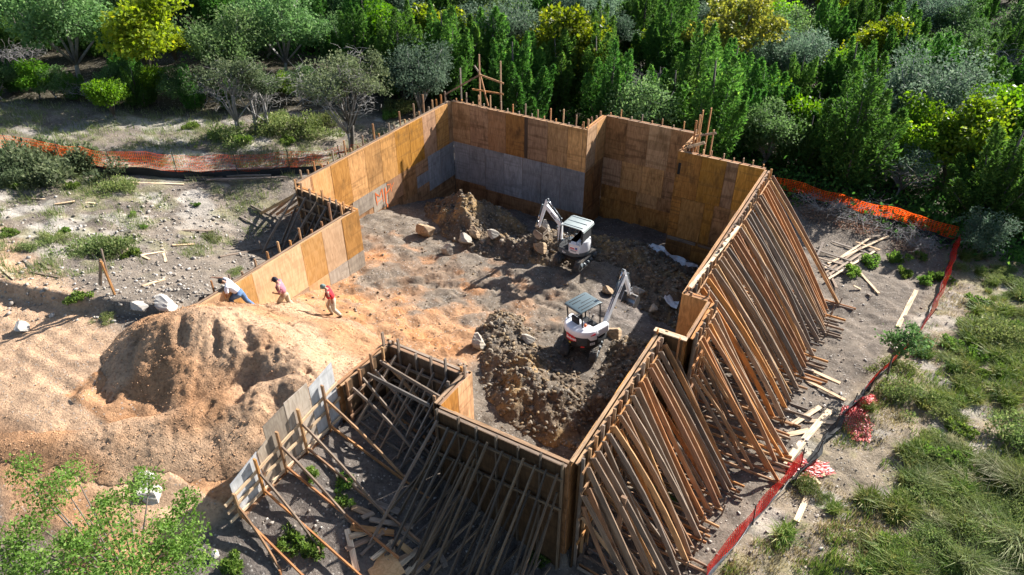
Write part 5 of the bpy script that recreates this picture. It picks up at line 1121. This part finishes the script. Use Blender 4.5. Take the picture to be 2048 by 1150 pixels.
for a, b, lb in (((65,398),(190,408),'long pale pole on the rocky slope at the left'),((178,505),(210,532),'pale board leaning towards the leaning stakes'),((480,434),(520,455),'dark plank end beside the left return wall'),((285,574),(330,560),'thin pale board left of the ladder-like offcuts'),((365,462),(428,464),'grey plank lying level in the middle of the left clearing'),
  ((345,492),(390,490),'pale short plank in the middle of the left clearing'),((325,498),(333,526),'short wide board standing on the left clearing'),((282,512),(330,505),'thin plank below the rocks of the left clearing'),((232,490),(300,520),'weathered plank half hidden in weeds'),((440,515),(530,498),'dark pole in the shadow left of the wing wall'),
  ((0,536),(30,560),'pale board at the left edge of the picture'),((60,545),(120,556),'long thin grey board near the left edge'),((48,520),(70,540),'dark short board near the left edge'),((78,525),(102,540),'dark board crossing another near the left edge'),((110,410),(150,404),'thin pale offcut beside the long pole')):
    plank(a, b, lb, .1, .04, LUMG if 'dark' in lb or 'grey' in lb else LUMF, flat=True)
JUM = [((695,1060),(715,1150),LUMF,.16),((700,1078),(760,1058),LUMF,.18),((693,1105),(768,1068),LUM,.16),((722,1112),(762,1078),LUMG,.08),((702,1058),(788,1068),LUM,.2),((740,1045),(826,1058),LUMG,.16),((800,1060),(852,1100),LUMG,.16),((796,1088),(858,1138),LUM,.18),((745,1125),(782,1092),LUMF,.12),((782,1082),(790,1126),LUMF,.14),((790,1128),(840,1098),LUM,.12),((795,1140),(835,1105),LUMF,.18),((812,1150),(835,1128),LUMF,.16),
 ((705,1018),(745,1032),LUM,.2),((725,1042),(748,1030),LUMG,.14),((748,1008),(800,1030),LUMG,.2),((650,985),(690,1000),LUMG,.2),((830,1150),(880,1100),LUMG,.1),((880,1110),(892,1140),LUMG,.16)]
for i, (a, b, m, w_) in enumerate(JUM): plank(a, b, 'weathered board in the jumbled pile in front of the shaded front wall', w_, .045, m, .05*(i % 3), .05*((i+2) % 3), 'jumbled boards in front of the front wall')
p = gpt(770, 1142); mb = MB(); mb.box((0, 0, 0), (.9, .8, .025)); o = mb.build('plywood_offcut', PLYN); o.location = p+Vector((0, 0, .14)); o.rotation_euler = (.05, -.04, -.45); props(o, 'square sheet of tan plywood at the bottom of the jumbled pile', 'board')
for i, (px, py) in enumerate(((1275,1142),(1310,1147),(1175,1110),(1158,1128),(1200,1095),(1240,1085),(1330,1105),(1300,1120))): plank((px, py), (px+rnd.uniform(-60, 60), py-rnd.uniform(10, 45)), 'stray board among the feet of the near braces', .12, .04, LUMG, .03*i, .03*i, 'stray boards at the front corner')
# leaning stakes on the left, survey stake held by the worker
p = gpt(230, 590); o = empty('leaning_stakes', p, 0, 'cluster of leaning wooden stakes standing alone on the left clearing', 'stakes')
board('stake', o, (0, 0, -.1), (.05, -.05, 1.45), .1, .05, LUM, (0, 1, 0)); board('stake', o, (0, .02, .2), (-.28, .1, 1.35), .1, .05, LUM, (0, 1, 0)); board('stake', o, (-.28, .1, 1.3), (-.85, .05, .1), .12, .05, LUMG, (0, 1, 0)); board('stake', o, (.02, 0, .7), (-.15, .2, 1.75), .07, .04, LUMG, (0, 1, 0))
p = WORK1+Vector((-.865*.93-.5*-.27*.5, -.5*.93+.865*-.02, 0)); p.z = gz(p.x, p.y); board_ = board('stake', None, (p.x, p.y, p.z-.1), (p.x-.05, p.y+.03, WORK1.z+1.36), .07, .04, LUM, (0, 1, 0)); props(board_, 'stake at the low end of the wing wall grasped by the reaching man', 'stake')
# plastic sheets in the pit
def sheet(pp, label, w_):
    P = dense([gpt(*q) for q in pp], .18); o = None; v = []; f = []; K = 5
    for i, q in enumerate(P):
        d = (P[min(i+1, len(P)-1)]-P[max(i-1, 0)]).normalized(); s = Vector((-d.y, d.x, 0))
        for k in range(K+1):
            t = (k/K-.5)*w_*(1+.3*math.sin(i*.9)); z = heap_top(q.x, q.y, .3); v.append((q.x+s.x*t, q.y+s.y*t, z+.08+.07*math.sin(i*1.3+k*2.1)+.05*math.sin(i*.5+k)))
    for i in range(len(P)-1):
        for k in range(K): a = i*(K+1)+k; f.append((a, a+K+1, a+K+2, a+1))
    me = bpy.data.meshes.new('plastic_sheet'); me.from_pydata(v, [], f); me.update(); o = link('plastic_sheet', me, None, plain('pale_plastic_sheet', (.58, .60, .63), .3, noise=.1)); s = o.modifiers.new('solid', 'SOLIDIFY'); s.thickness = .01
    props(o, label, 'sheet')
sheet([(1298,518),(1325,528),(1350,532),(1368,540),(1392,540)], 'crumpled white plastic sheet in the shade at the foot of the back right wall', .55); sheet([(1330,622),(1345,630),(1352,632)], 'small white plastic scrap against the bump-out', .45)
# ---------------------------------------------------------------- stones
STONE = plain('limestone', (.33, .29, .235), .9, noise=.3, scale=5, dirt=(.55, (.30, .24, .17))); STONEW = plain('white_limestone', (.40, .365, .32), .9, noise=.2, scale=5, dirt=(.6, (.42, .30, .20))); STONEB = plain('brown_rock', (.30, .205, .12), .9, noise=.35, scale=4); CLOD = plain('clay_clod', (.20, .165, .13), .95, noise=.4, scale=4)
ICO_V = None
import bmesh
bm = bmesh.new(); bmesh.ops.create_icosphere(bm, subdivisions=1, radius=1); ICO_V = np.array([v.co[:] for v in bm.verts]); ICO_F = np.array([[v.index for v in f.verts] for f in bm.faces]); bm.free()
def rock_mesh(name, seed, cuts=11):
    r = np.random.default_rng(seed); b = bmesh.new(); bmesh.ops.create_icosphere(b, subdivisions=4, radius=1)
    pl = [(np.array(Vector(r.normal(size=3)).normalized()), r.uniform(.38, .78)) for _ in range(cuts)]
    for v in b.verts:
        p = np.array(v.co)
        for n, d in pl:
            e = p@n-d
            if e > 0: p = p-n*e*.99
        p = p*(1+.07*vnoise(np.array([p[0]*2]), np.array([p[1]*2+p[2]*3]), 1.6, seed)[0]); v.co = Vector(p)
    me = bpy.data.meshes.new(name); b.to_mesh(me); b.free(); return me
ROCKS = [rock_mesh('rock', 900+i) for i in range(5)]
def rock(px, py, s, m, label, k=0, on_heap=False, group=None, rz=0.0, sink=.25):
    p = gpt(px, py)
    if on_heap: p = on_heap_pt(px, py)
    me = ROCKS[k % 5].copy(); o = link('boulder', me, None, m); o.location = p+Vector((0, 0, s[2]*(1-2*sink))); o.scale = s; o.rotation_euler = (rz*.3, .2, rz); return props(o, label, 'boulder', group)
def on_heap_pt(px, py):
    z = 2.0
    for _ in range(14): p = atz(px, py, z); z = .5*z+.5*heap_top(p[0], p[1], .25)
    return Vector((p[0], p[1], z))
rock(283, 620, (.38, .30, .24), STONEW, 'left one of two white boulders behind the sand pile', 0, rz=.5); rock(335, 617, (.55, .36, .25), STONEW, 'right and larger one of two white boulders behind the sand pile', 1, rz=.3)
rock(42, 660, (.32, .28, .2), STONEW, 'small pale boulder beside the haul road at the left edge', 2); rock(305, 992, (.52, .34, .16), STONEW, 'flat white boulder at the foot of the sand behind the leafy bush', 3, rz=.4); rock(292, 962, (.32, .26, .13), STONEW, 'smaller white boulder above the flat one at the foot of the sand', 4); 
rock(432, 1110, (.14, .12, .1), STONEW, 'round white stone in the lower left, right of the leafy bush', 1); rock(1447, 928, (.28, .2, .12), STONE, 'flat tan stone at the feet of the near braces', 2); rock(1790, 700, (.3, .25, .15), STONE, 'pale stone beside the sapling in the right field', 2)
rock(852, 474, (.52, .42, .5), STONEB, 'big squared tan boulder on the spoil heap under the left wall', 0, True, rz=.4, sink=.1); rock(898, 508, (.36, .34, .4), STONE, 'pale blocky boulder at the front foot of the back spoil heap', 3, True, rz=1.0, sink=.1); rock(950, 472, (.5, .35, .3), STONEB, 'flat-topped tan rock right of the big squared boulder', 1, True, sink=.1)
rock(928, 490, (.42, .36, .36), STONE, 'grey rounded rock among the rubble left of the muddy bucket', 2, True, sink=.1); rock(985, 475, (.4, .3, .22), STONE, 'pale rock on the grey bank behind the rubble', 4, True, sink=.1); rock(1092, 462, (.36, .3, .34), STONE, 'round rock behind the muddy bucket', 1, True, sink=.1)
rock(1082, 500, (.5, .38, .3), STONEB, 'brown rock just below the muddy bucket', 3, True, sink=.15); rock(1275, 592, (.35, .3, .32), STONE, 'pale block right of the newer excavator bucket', 0, True, sink=.1); rock(1213, 590, (.34, .26, .26), STONEB, 'brown rock left of the newer excavator boom', 2, True, sink=.1)
rock(958, 692, (.42, .34, .32), STONE, 'pale rock in front of the dark clods left of the newer excavator', 1, True, sink=.1); rock(1055, 682, (.36, .22, .15), STONE, 'flat pale slab on the clods left of the newer excavator', 4, True, sink=.2); rock(1230, 672, (.5, .4, .3), STONEB, 'tan rock right of the newer excavator', 3, True, sink=.2); rock(1305, 628, (.2, .2, .32), STONE, 'upright stone near the white plastic scrap', 2, True, sink=.1)
def scatter(name, C, S, m, seed, label=None):
    r = np.random.default_rng(seed); n = len(C); k = len(ICO_V); V = ICO_V[None]*(1+r.uniform(-.2, .2, (n, k, 1)))
    for _ in range(7):
        q = r.normal(size=(n, 1, 3)); q /= np.linalg.norm(q, axis=2, keepdims=True); e = np.maximum(0, (V*q).sum(2, keepdims=True)-r.uniform(.3, .75, (n, 1, 1))); V = V-q*e
    V = V*S[:, None, None]*r.uniform(.5, 1.25, (n, 1, 3))*np.array((1, 1, .62))
    a = r.uniform(0, 6.28, n); c, s = np.cos(a)[:, None], np.sin(a)[:, None]; V = np.stack([V[:, :, 0]*c-V[:, :, 1]*s, V[:, :, 0]*s+V[:, :, 1]*c, V[:, :, 2]], 2)+C[:, None, :]
    F = (ICO_F[None]+np.arange(n)[:, None, None]*k).reshape(-1, 3); tint = np.repeat(r.uniform(0, 1, n), k)
    return props(link(name, np_mesh(name, V.reshape(-1, 3), F, False, tint), None, m), label, None, None, 'stuff')
def tint_mat(name, cols, rough=.95):
    m, t, p = mat(name); g = N(t); at = g.n('ShaderNodeAttribute', attribute_name='tint'); tc = g.n('ShaderNodeTexCoord'); nz = g.noise(tc.outputs['Object'], 7, 4)
    c = g.ramp(at.outputs['Fac'], [(i/(len(cols)-1), q) for i, q in enumerate(cols)]).outputs[0]; c = g.mix(1.0, c, g.ramp(nz.outputs[0], [(.3, (.6,.6,.6)), (.7, (1.3,1.3,1.3))]).outputs[0], 'MULTIPLY')
    t.links.new(c, p.inputs['Base Color']); p.inputs['Roughness'].default_value = rough; p.inputs['Specular IOR Level'].default_value = .1; return m
CLODS = tint_mat('clay_clods', [(.11,.082,.058), (.165,.125,.085), (.23,.16,.09), (.15,.118,.085), (.20,.165,.125), (.27,.225,.175)]); GRAV = tint_mat('field_gravel', [(.20,.165,.135), (.28,.24,.20), (.40,.37,.33), (.25,.21,.17), (.48,.45,.41)])
r = np.random.default_rng(5); Cs = []; Ss = []
for V in HEAPS:
    k = r.integers(0, len(V), 3800); C = V[k]+r.normal(size=(3800, 3))*np.array((.03, .03, 0)); S = .022+.15*r.uniform(0, 1, 3800)**5; ok = C[:, 2] > ground_z(C[:, 0], C[:, 1])-.02
    C = C+np.array((0, 0, 1))*S[:, None]*.25; Cs.append(C[ok]); Ss.append(S[ok])
n = 5200; x = r.uniform(1, 17, n); y = r.uniform(-18, -2, n); i = inside(x, y, -.2) & (r.uniform(0, 1, n) < .8); S = .012+.075*r.uniform(0, 1, n)**5; Cs.append(np.stack([x, y, ground_z(x, y)+S*.3], 1)[i]); Ss.append(S[i])
scatter('soil_clods', np.concatenate(Cs), np.concatenate(Ss), CLODS, 6, 'loose clay clods and stones over the spoil heaps')
n = 11000; px = r.uniform(-40, 560, n); py = r.uniform(370, 680, n); P = np.array([atz(a, b, 3.8) for a, b in zip(px, py)]); x, y = P[:, 0], P[:, 1]
ok = ~inside(x, y, .5) & (vnoise(x, y, .45, 8)+r.uniform(-.6, .9, n) > 0) & (soil_colour(x, y)[:, 0] < .6); S = .012+.12*r.uniform(0, 1, n)**7
P2 = np.stack([x, y, ground_z(x, y)+S*.25], 1)[ok]; S2 = S[ok]
n = 3600; px = r.uniform(380, 1700, n); py = r.uniform(600, 1170, n); Q = np.array([atz(a, b, .8) for a, b in zip(px, py)]); x, y = Q[:, 0], Q[:, 1]; ok = ~inside(x, y, .6) & (x > 9.5); S = .015+.09*r.uniform(0, 1, n)**4
P3 = np.stack([x, y, ground_z(x, y)+S*.25], 1)[ok]; S3 = S[ok]
n = 2600; px = r.uniform(1560, 2080, n); py = r.uniform(400, 1150, n); Q = np.array([atz(a, b, 0) for a, b in zip(px, py)]); x, y = Q[:, 0], Q[:, 1]; S = .015+.08*r.uniform(0, 1, n)**4
scatter('gravel', np.concatenate([P2, P3, np.stack([x, y, ground_z(x, y)+S*.25], 1)]), np.concatenate([S2, S3, S]), GRAV, 8, 'broken limestone gravel over the cleared ground')
SLUMP = tint_mat('sand_lumps', [(.33,.19,.105), (.40,.235,.135), (.44,.28,.17), (.36,.205,.11)])
k = r.integers(0, len(SANDV), 14000); C = SANDV[k]+r.normal(size=(14000, 3))*np.array((.03, .03, 0)); S = .012+.03*r.uniform(0, 1, 14000)**3; ok = C[:, 2] > ground_z(C[:, 0], C[:, 1])+.02
n = 3500; x = r.uniform(-8, 10.4, n); y = r.uniform(-28, -13, n); i = (inside(x, y, -.2) | ((y < -22) & (x < 6) & (y > -27.5))); S2 = .008+.04*r.uniform(0, 1, n)**5
scatter('sand_lumps', np.concatenate([C[ok], np.stack([x, y, ground_z(x, y)+S2*.2], 1)[i]]), np.concatenate([S[ok], S2[i]]), SLUMP, 12, 'loose sand lumps over the sand pile and the ramp')
# ---------------------------------------------------------------- shrubs
def shrub_proto(name, seed, s, n, ln, wd, flat=.75, clumps=9):
    r = np.random.default_rng(seed); T = np.stack([r.normal(size=clumps)*.42*s, r.normal(size=clumps)*.42*s, r.uniform(.2, .75, clumps)*s*flat], 1); k = r.integers(0, clumps, n); d = r.normal(size=(n, 3)); d /= np.linalg.norm(d, axis=1, keepdims=True)
    C = T[k]+d*(r.uniform(.1, 1, n)**.5)[:, None]*.38*s*np.array((1, 1, flat)); C[:, 2] = np.abs(C[:, 2])+.02; D = d*.6+r.normal(size=(n, 3))*.5; D[:, 2] += .5
    V, F = leaf_faces(C, D, ln, wd, r, .3); return np_mesh(name, V, F, False, np.repeat(np.clip(r.normal(.5, .25, n), 0, 1), 4))
SHR = {'weed': [shrub_proto('foliage', 700+i, .5, 700, .13, .07) for i in range(3)], 'grey': [shrub_proto('foliage', 710+i, .9, 2600, .11, .05, .7, 14) for i in range(3)], 'tuft': []}
def tuft_mesh(seed, n=260, h=.55, spread=.16, mixa=.0, wind=0.0):
    r = np.random.default_rng(seed); V = []; F = []; a = r.uniform(0, 6.28, n); b = r.uniform(0, spread, n); l = h*r.uniform(.5, 1.15, n); out = r.uniform(.15, .85, n); wd = r.uniform(.006, .013, n)
    x0, y0 = np.cos(a)*b, np.sin(a)*b; P0 = np.stack([x0, y0, np.zeros(n)], 1); d = np.stack([np.cos(a)*out, np.sin(a)*out, np.ones(n)], 1); a2 = a*mixa+r.uniform(0, 6.28, n)*(1-mixa) if mixa else r.uniform(0, 6.28, n); d = np.stack([np.cos(a2)*out+wind, np.sin(a2)*out-wind*.5, np.ones(n)], 1); P1 = P0+d*(l*.55)[:, None]; P2 = P1+np.stack([np.cos(a2)*out*1.7+wind, np.sin(a2)*out*1.7-wind*.5, np.full(n, .45)], 1)*(l*.5)[:, None]
    s = np.stack([-np.sin(a), np.cos(a), np.zeros(n)], 1)*wd[:, None]; V = np.stack([P0-s, P0+s, P1+s, P1-s, P2], 1).reshape(-1, 3)
    i = np.arange(n)*5; Q = np.stack([i, i+1, i+2, i+3], 1); T = np.stack([i+3, i+2, i+4, i+4], 1); return V, np.concatenate([Q, np.stack([i+3, i+2, i+4, i+4], 1)])
def tuft_obj(seed, **k):
    V, F = tuft_mesh(seed, **k); r = np.random.default_rng(seed); me = bpy.data.meshes.new('blades'); F = F.tolist(); F = [f if f[2] != f[3] else f[:3] for f in F]; me.from_pydata(V.tolist(), [], F)
    a = me.attributes.new('tint', 'FLOAT', 'POINT'); a.data.foreach_set('value', np.repeat(r.uniform(0, 1, len(V)//5), 5).astype(np.float32)); me.update(); return me
GRASSM = leaf_mat('grass_blades', (.07,.13,.025), (.17,.22,.05), .35, .5, (.36,.33,.13)); STRAWM = leaf_mat('dry_grass_blades', (.22,.17,.085), (.36,.29,.15), .35, .5, (.48,.43,.30)); PALEM = leaf_mat('pale_tall_grass', (.11,.15,.05), (.22,.24,.09), .35, .6, (.42,.38,.25))
SHR['tuft'] = [tuft_obj(720+i, n=420, h=.42, spread=.3) for i in range(3)]; SHR['tall'] = [tuft_obj(730+i, n=(900, 1300, 600)[i], h=(.7, .5, .95)[i], spread=(.55, .8, .4)[i], wind=(.25, -.1, .4)[i]) for i in range(3)]
OLIVE = leaf_mat('olive_shrub_foliage', (.09,.13,.04), (.19,.23,.08), .35, .6, (.32,.32,.14)); SHR['olive'] = SHR_O = [shrub_proto('foliage', 750+i, .9, 1800, .10, .045, .6, 14) for i in range(3)]
SM = {'olive': OLIVE, 'weed': LEAF['weed'], 'grey': LEAF['grey'], 'tuft': GRASSM, 'tall': PALEM}
NM = {'olive': ('low_shrub', 'shrub'), 'weed': ('leafy_weed', 'weed'), 'grey': ('grey_shrub', 'shrub'), 'tuft': ('grass_tuft', 'grass tuft'), 'tall': ('tall_grass', 'tall grass')}
def shrub(k, px, py, s, label, group=None):
    p = gpt(px, py); me = SHR[k][rnd.randrange(3)]
    if not me.materials: me.materials.append(SM[k])
    o = bpy.data.objects.new(NM[k][0], me); COL.objects.link(o); o.location = p-Vector((0, 0, .03)); o.rotation_euler = (0, 0, rnd.uniform(0, 6.28)); o.scale = (s*rnd.uniform(.9, 1.15), s*rnd.uniform(.9, 1.15), s); return props(o, label, NM[k][1], group)
for i, (px, py, s, lb) in enumerate(((60,330,2.0,'grey-green shrub at the left edge in front of the orange fence'),(125,350,2.2,'large grey-green shrub hiding part of the left orange fence'),(165,345,1.7,'right-hand grey-green shrub in front of the left orange fence'),(30,360,1.4,'low shrub at the left edge above the rocky slope'))): shrub('grey', px, py, s, lb)
WL = [(215,382,1.5),(250,380,1.1),(150,375,1.2),(40,375,1.3),(235,510,1.5),(205,500,1.6),(265,512,1.2),(155,600,1.1),(210,640,.5),(395,410,.6),(265,430,.7),(420,480,.7),(100,480,.8),(60,500,.9),(130,465,.9),(20,470,1),(175,500,.9),(290,455,.6),(475,548,.6),(545,265,2.2),(590,260,2.4),(620,275,2.0),(450,285,2.0),(490,285,1.8),(430,275,1.4),(385,255,1.2),(660,250,1.6),(575,285,1.4),(800,225,2.2),(780,232,1.6),(625,255,1.7),(550,245,1.5)]
for px, py, s in WL: shrub('weed' if rnd.random() < .6 else 'olive', px, py, s*.72, 'bright green weed among stones of the left clearing' if py > 320 else 'bright green weed under the slanting trunks of the upper clearing', 'weeds of the left clearing' if py > 320 else 'weeds of the upper clearing')
for px, py, s, lb in ((585,1090,.95,'yellow-green bush at the tip of the lowest wing kicker'),(625,1100,.8,'small green weed right of the yellow-green bush'),(690,968,.7,'green weed between the grey wing kickers'),(680,1010,.6,'small weed at the end of a wing kicker'),(620,950,.6,'weed at the foot of the wing wall stud'),(465,1135,.8,'low bright weed right of the leafy bush at the bottom'),(1325,1000,.9,'green weed at the foot of a near brace'),(1075,1120,.6,'weed in the shade at the bottom')): shrub('weed', px, py, s, lb)
for px, py in ((1700,545),(1738,528),(1790,525),(1808,548),(1835,515),(1850,565),(1870,560)): shrub('weed', px, py, rnd.uniform(.9, 1.5), 'green weed on bare ground inside the corner of the orange fence', 'weeds inside the fence corner')
FE = lambda py: np.interp(py, [480, 640, 780, 900, 1000, 1150], [1905, 1850, 1725, 1640, 1545, 1430])
k = 0
for _ in range(1400):
    py = rnd.uniform(500, 1150); px = rnd.uniform(FE(py)+25, 2070); n_ = vnoise(np.array([px/100.]), np.array([py/70.]), 1.0, 4)[0]
    if n_+rnd.uniform(-.5, .5) < .2: continue
    if py > 820 and px < FE(py)+170 and rnd.random() < .93: continue
    if 540 < py < 820 and px < FE(py)+60 and rnd.random() < .6: continue
    if 1640+(1150-py)*.35 < px < 1720+(1150-py)*.45 and rnd.random() < .85: continue
    t = rnd.random(); near = 'right of the collapsed red netting' if py < 780 else 'in the lower right field'
    if t < .5: shrub('tuft', px, py, rnd.uniform(.6, 1.5), 'green grass tuft '+near, 'grass tufts '+near)
    elif t < .62: shrub('weed', px, py, rnd.uniform(.5, 1.1), 'leafy green weed '+near, 'weeds '+near)
    elif t < .86: shrub('olive', px, py, rnd.uniform(.35, .75), 'low grey-green shrub '+near, 'shrubs '+near)
    k += 1
    if k > 235: break
for px, py, s in ((1840,975,.9),(1905,950,1.0),(1985,935,.9),(2040,985,1.1),(1880,1055,.9),(1960,1040,1.1),(2025,1085,1.1),(1825,1125,.9),(1925,1130,1.1),(2000,1145,1.0),(1905,895,.7),(2050,880,.8)): shrub('tall', px, py, s, 'tall seeding grass clump near the lower right corner', 'tall grass near the lower right corner')
for px, py, s in ((1870,1010,.8),(1930,1000,.7),(1850,1090,.8),(1990,1010,.8),(1965,1095,.9),(2045,1040,.9),(1900,1110,.8),(2040,1140,.9)): shrub('olive', px, py, s, 'olive shrub among tall grass near the lower right corner', 'shrubs near the lower right corner')
for px, py, s, lb in ((2015,690,1.5,'dark shrub at the right edge beside the field'),(2045,880,1.4,'dark shrub at the right edge low in the picture'),(1790,735,.9,'dark green bush under the leaning sapling'),(1835,690,.8,'bush above the leaning sapling beside the red netting'),(1810,800,1.1,'large bush below the leaning sapling'),(1955,660,.8,'low shrub in the right field below the silvery tree')): shrub('olive', px, py, s, lb)
# dead heaped brush between the fence and the lumber
for i, (px, py, s, lb) in enumerate(((1640,430,.7,'grey heap of dead brush behind the tall braces'),(1720,450,.75,'reddish heap of dead brush before the orange fence'),(1820,500,.65,'brown dead brush by the corner of the orange fence'))):
    p = gpt(px, py); o = empty('dead_brush', p, i, lb, 'brush'); o.scale = (s*1.5, s*1.1, s*.6); link_shared('twigs', BRUSH[i % 2], o, None)
    m_ = shrub_proto('dead_leaves', 740+i, 1.6, 1800, .14, .06, .6, 16); link('dead_leaves', m_, o, plain('dead_leaf', ((.20, .15, .11), (.30, .15, .08), (.26, .16, .10))[i], .9, noise=.4, scale=20))
# -- bush in the lower left corner, seen from above
T = []; r = np.random.default_rng(77)
for px, py, zz in ((125,970,1.6),(200,1000,1.7),(60,1040,1.5),(250,1060,1.9),(330,1040,1.6),(160,1090,2.0),(90,1130,1.8),(280,1120,2.0),(220,1150,2.1),(350,1090,1.7),(40,950,1.0),(20,1110,1.3),(380,1010,1.0),(400,1130,1.3),(300,960,.9),(150,950,1.2),(40,1080,1.5),(130,1060,1.9),(200,1110,2.1),(150,1140,2.0),(260,1000,1.4),(300,1085,1.9),(180,1040,1.8),(390,1075,1.2),(90,990,1.3),(60,1150,1.8),(320,1145,1.9)): p = atz(px, py, 3.9+zz); T.append((p[0], p[1], 3.9+zz))
T = np.array(T); c0 = T.mean(0); z0 = gz(c0[0], c0[1]); o = empty('leafy_bush', (c0[0], c0[1], z0), 0, 'large bright green leafy bush filling the lower left corner', 'bush'); Tl = T-np.array((c0[0], c0[1], z0)); n = 11000; k = r.integers(0, len(T), n)
d = r.normal(size=(n, 3)); d /= np.linalg.norm(d, axis=1, keepdims=True); C = Tl[k]+d*(r.uniform(.05, 1, n)**.6)[:, None]*(.34+.26*r.uniform(0, 1, len(T)))[k][:, None]*np.array((1, 1, .8)); C += np.stack([vnoise(C[:, 1], C[:, 2], 2.2, 1), vnoise(C[:, 0], C[:, 2], 2.2, 2), vnoise(C[:, 0], C[:, 1], 2.2, 3)], 1)*.25
V, F = leaf_faces(C, d*.4+r.normal(size=(n, 3))*.8, .095, .05, r, .9); link('foliage', np_mesh('foliage', V, F, False, np.repeat(np.clip(r.normal(.55, .25, n), 0, 1), 4)), o, leaf_mat('bush_foliage', (.10,.17,.03), (.20,.32,.06), .45, .6, (.34,.42,.12)))
mb = MB()
for t in Tl: mb.tube([Vector((t[0]*.15, t[1]*.15, -.2)), Vector((t[0]*.6, t[1]*.6, t[2]*.45)), Vector(t)], [.03, .022, .01], 5)
mb.build('stems', BARK, o, True)
# ---------------------------------------------------------------- grass and undergrowth (uncountable)
def blades(name, C, h, m, seed, label, wd=.014, per=7):
    r = np.random.default_rng(seed); n = len(C)*per; C = np.repeat(C, per, 0)+np.concatenate([r.normal(size=(n, 2))*.09, np.zeros((n, 1))], 1); a = r.uniform(0, 6.28, n); l = (np.repeat(h, per)*r.uniform(.5, 1.3, n))[:, None]; lean = np.stack([np.cos(a), np.sin(a), np.zeros(n)], 1)*r.uniform(.1, .7, n)[:, None]
    s = np.stack([-np.sin(a), np.cos(a), np.zeros(n)], 1)*(wd*r.uniform(.6, 1.4, n))[:, None]; V = np.stack([C-s, C+s, C+(lean+np.array((0, 0, 1)))*l], 1).reshape(-1, 3)
    props(link(name, np_mesh(name, V, np.arange(3*n).reshape(-1, 3), False, np.repeat(np.clip(r.normal(.5, .28, n), 0, 1), 3)), None, m), label, None, None, 'stuff')
def field_pts(n, x0, x1, y0, y1, z, f, seed):
    r = np.random.default_rng(seed); px = r.uniform(x0, x1, n); py = r.uniform(y0, y1, n); ok = f(px, py, r); P = np.array([atz(a, b, z) for a, b in zip(px[ok], py[ok])]); P[:, 2] = ground_z(P[:, 0], P[:, 1])-.02; return P
rf = lambda px, py: px > FE(py)+12
g1 = field_pts(14000, 1420, 2090, 490, 1170, .1, lambda a, b, r: rf(a, b) & (vnoise(a/60., b/45., 1., 14)+r.uniform(-.5, .5, len(a)) > np.where(a < FE(b)+150, .55, .12)), 31); blades('grass', g1, np.random.default_rng(1).uniform(.1, .32, len(g1)), GRASSM, 41, 'green grass of the right field')
g2 = field_pts(20000, 1420, 2090, 520, 1170, .1, lambda a, b, r: rf(a, b) & (vnoise(a/70., b/50., 1., 24)+r.uniform(-.6, .6, len(a)) > .25), 32); blades('dry_grass', g2, np.random.default_rng(2).uniform(.05, .2, len(g2)), STRAWM, 42, 'dry straw grass of the right field')
g3 = field_pts(14000, -40, 860, 215, 620, 3.8, lambda a, b, r: (vnoise(a/55., b/28., 1., 33)+r.uniform(-.45, .45, len(a)) > np.where(b < 330, -.3, .3)) & (b > np.interp(a, FE_X, FE_Y)-10) & (b < np.interp(a, [0, 300, 500, 560, 700, 860], [640, 560, 450, 340, 290, 210])), 34); g3 = g3[~inside(g3[:, 0], g3[:, 1], .6)]; blades('grass', g3, np.random.default_rng(3).uniform(.08, .4, len(g3)), PALEM, 43, 'thin pale grass of the left clearing', .012)
g4 = field_pts(15000, -100, 2200, -40, 520, 0, lambda a, b, r: b < np.interp(a, FE_X, FE_Y)-6, 35); r = np.random.default_rng(9); ok = ~((g4[:, 1] < 5.0) & (g4[:, 0] > -1) & (g4[:, 0] < 19)); g4 = g4[ok]; g4 = np.repeat(g4, 9, 0); n = len(g4); g4 = g4+np.stack([r.normal(size=n)*.55, r.normal(size=n)*.55, np.abs(r.normal(size=n))*.6], 1)
V, F = leaf_faces(g4, r.normal(size=(n, 3)), .30, .15, r, .5); props(link('undergrowth', np_mesh('undergrowth', V, F, False, np.repeat(np.clip(r.normal(.35, .25, n), 0, 1), 4)), None, LEAF['cedar']), 'dark low undergrowth between the trees of the wood', None, None, 'stuff')
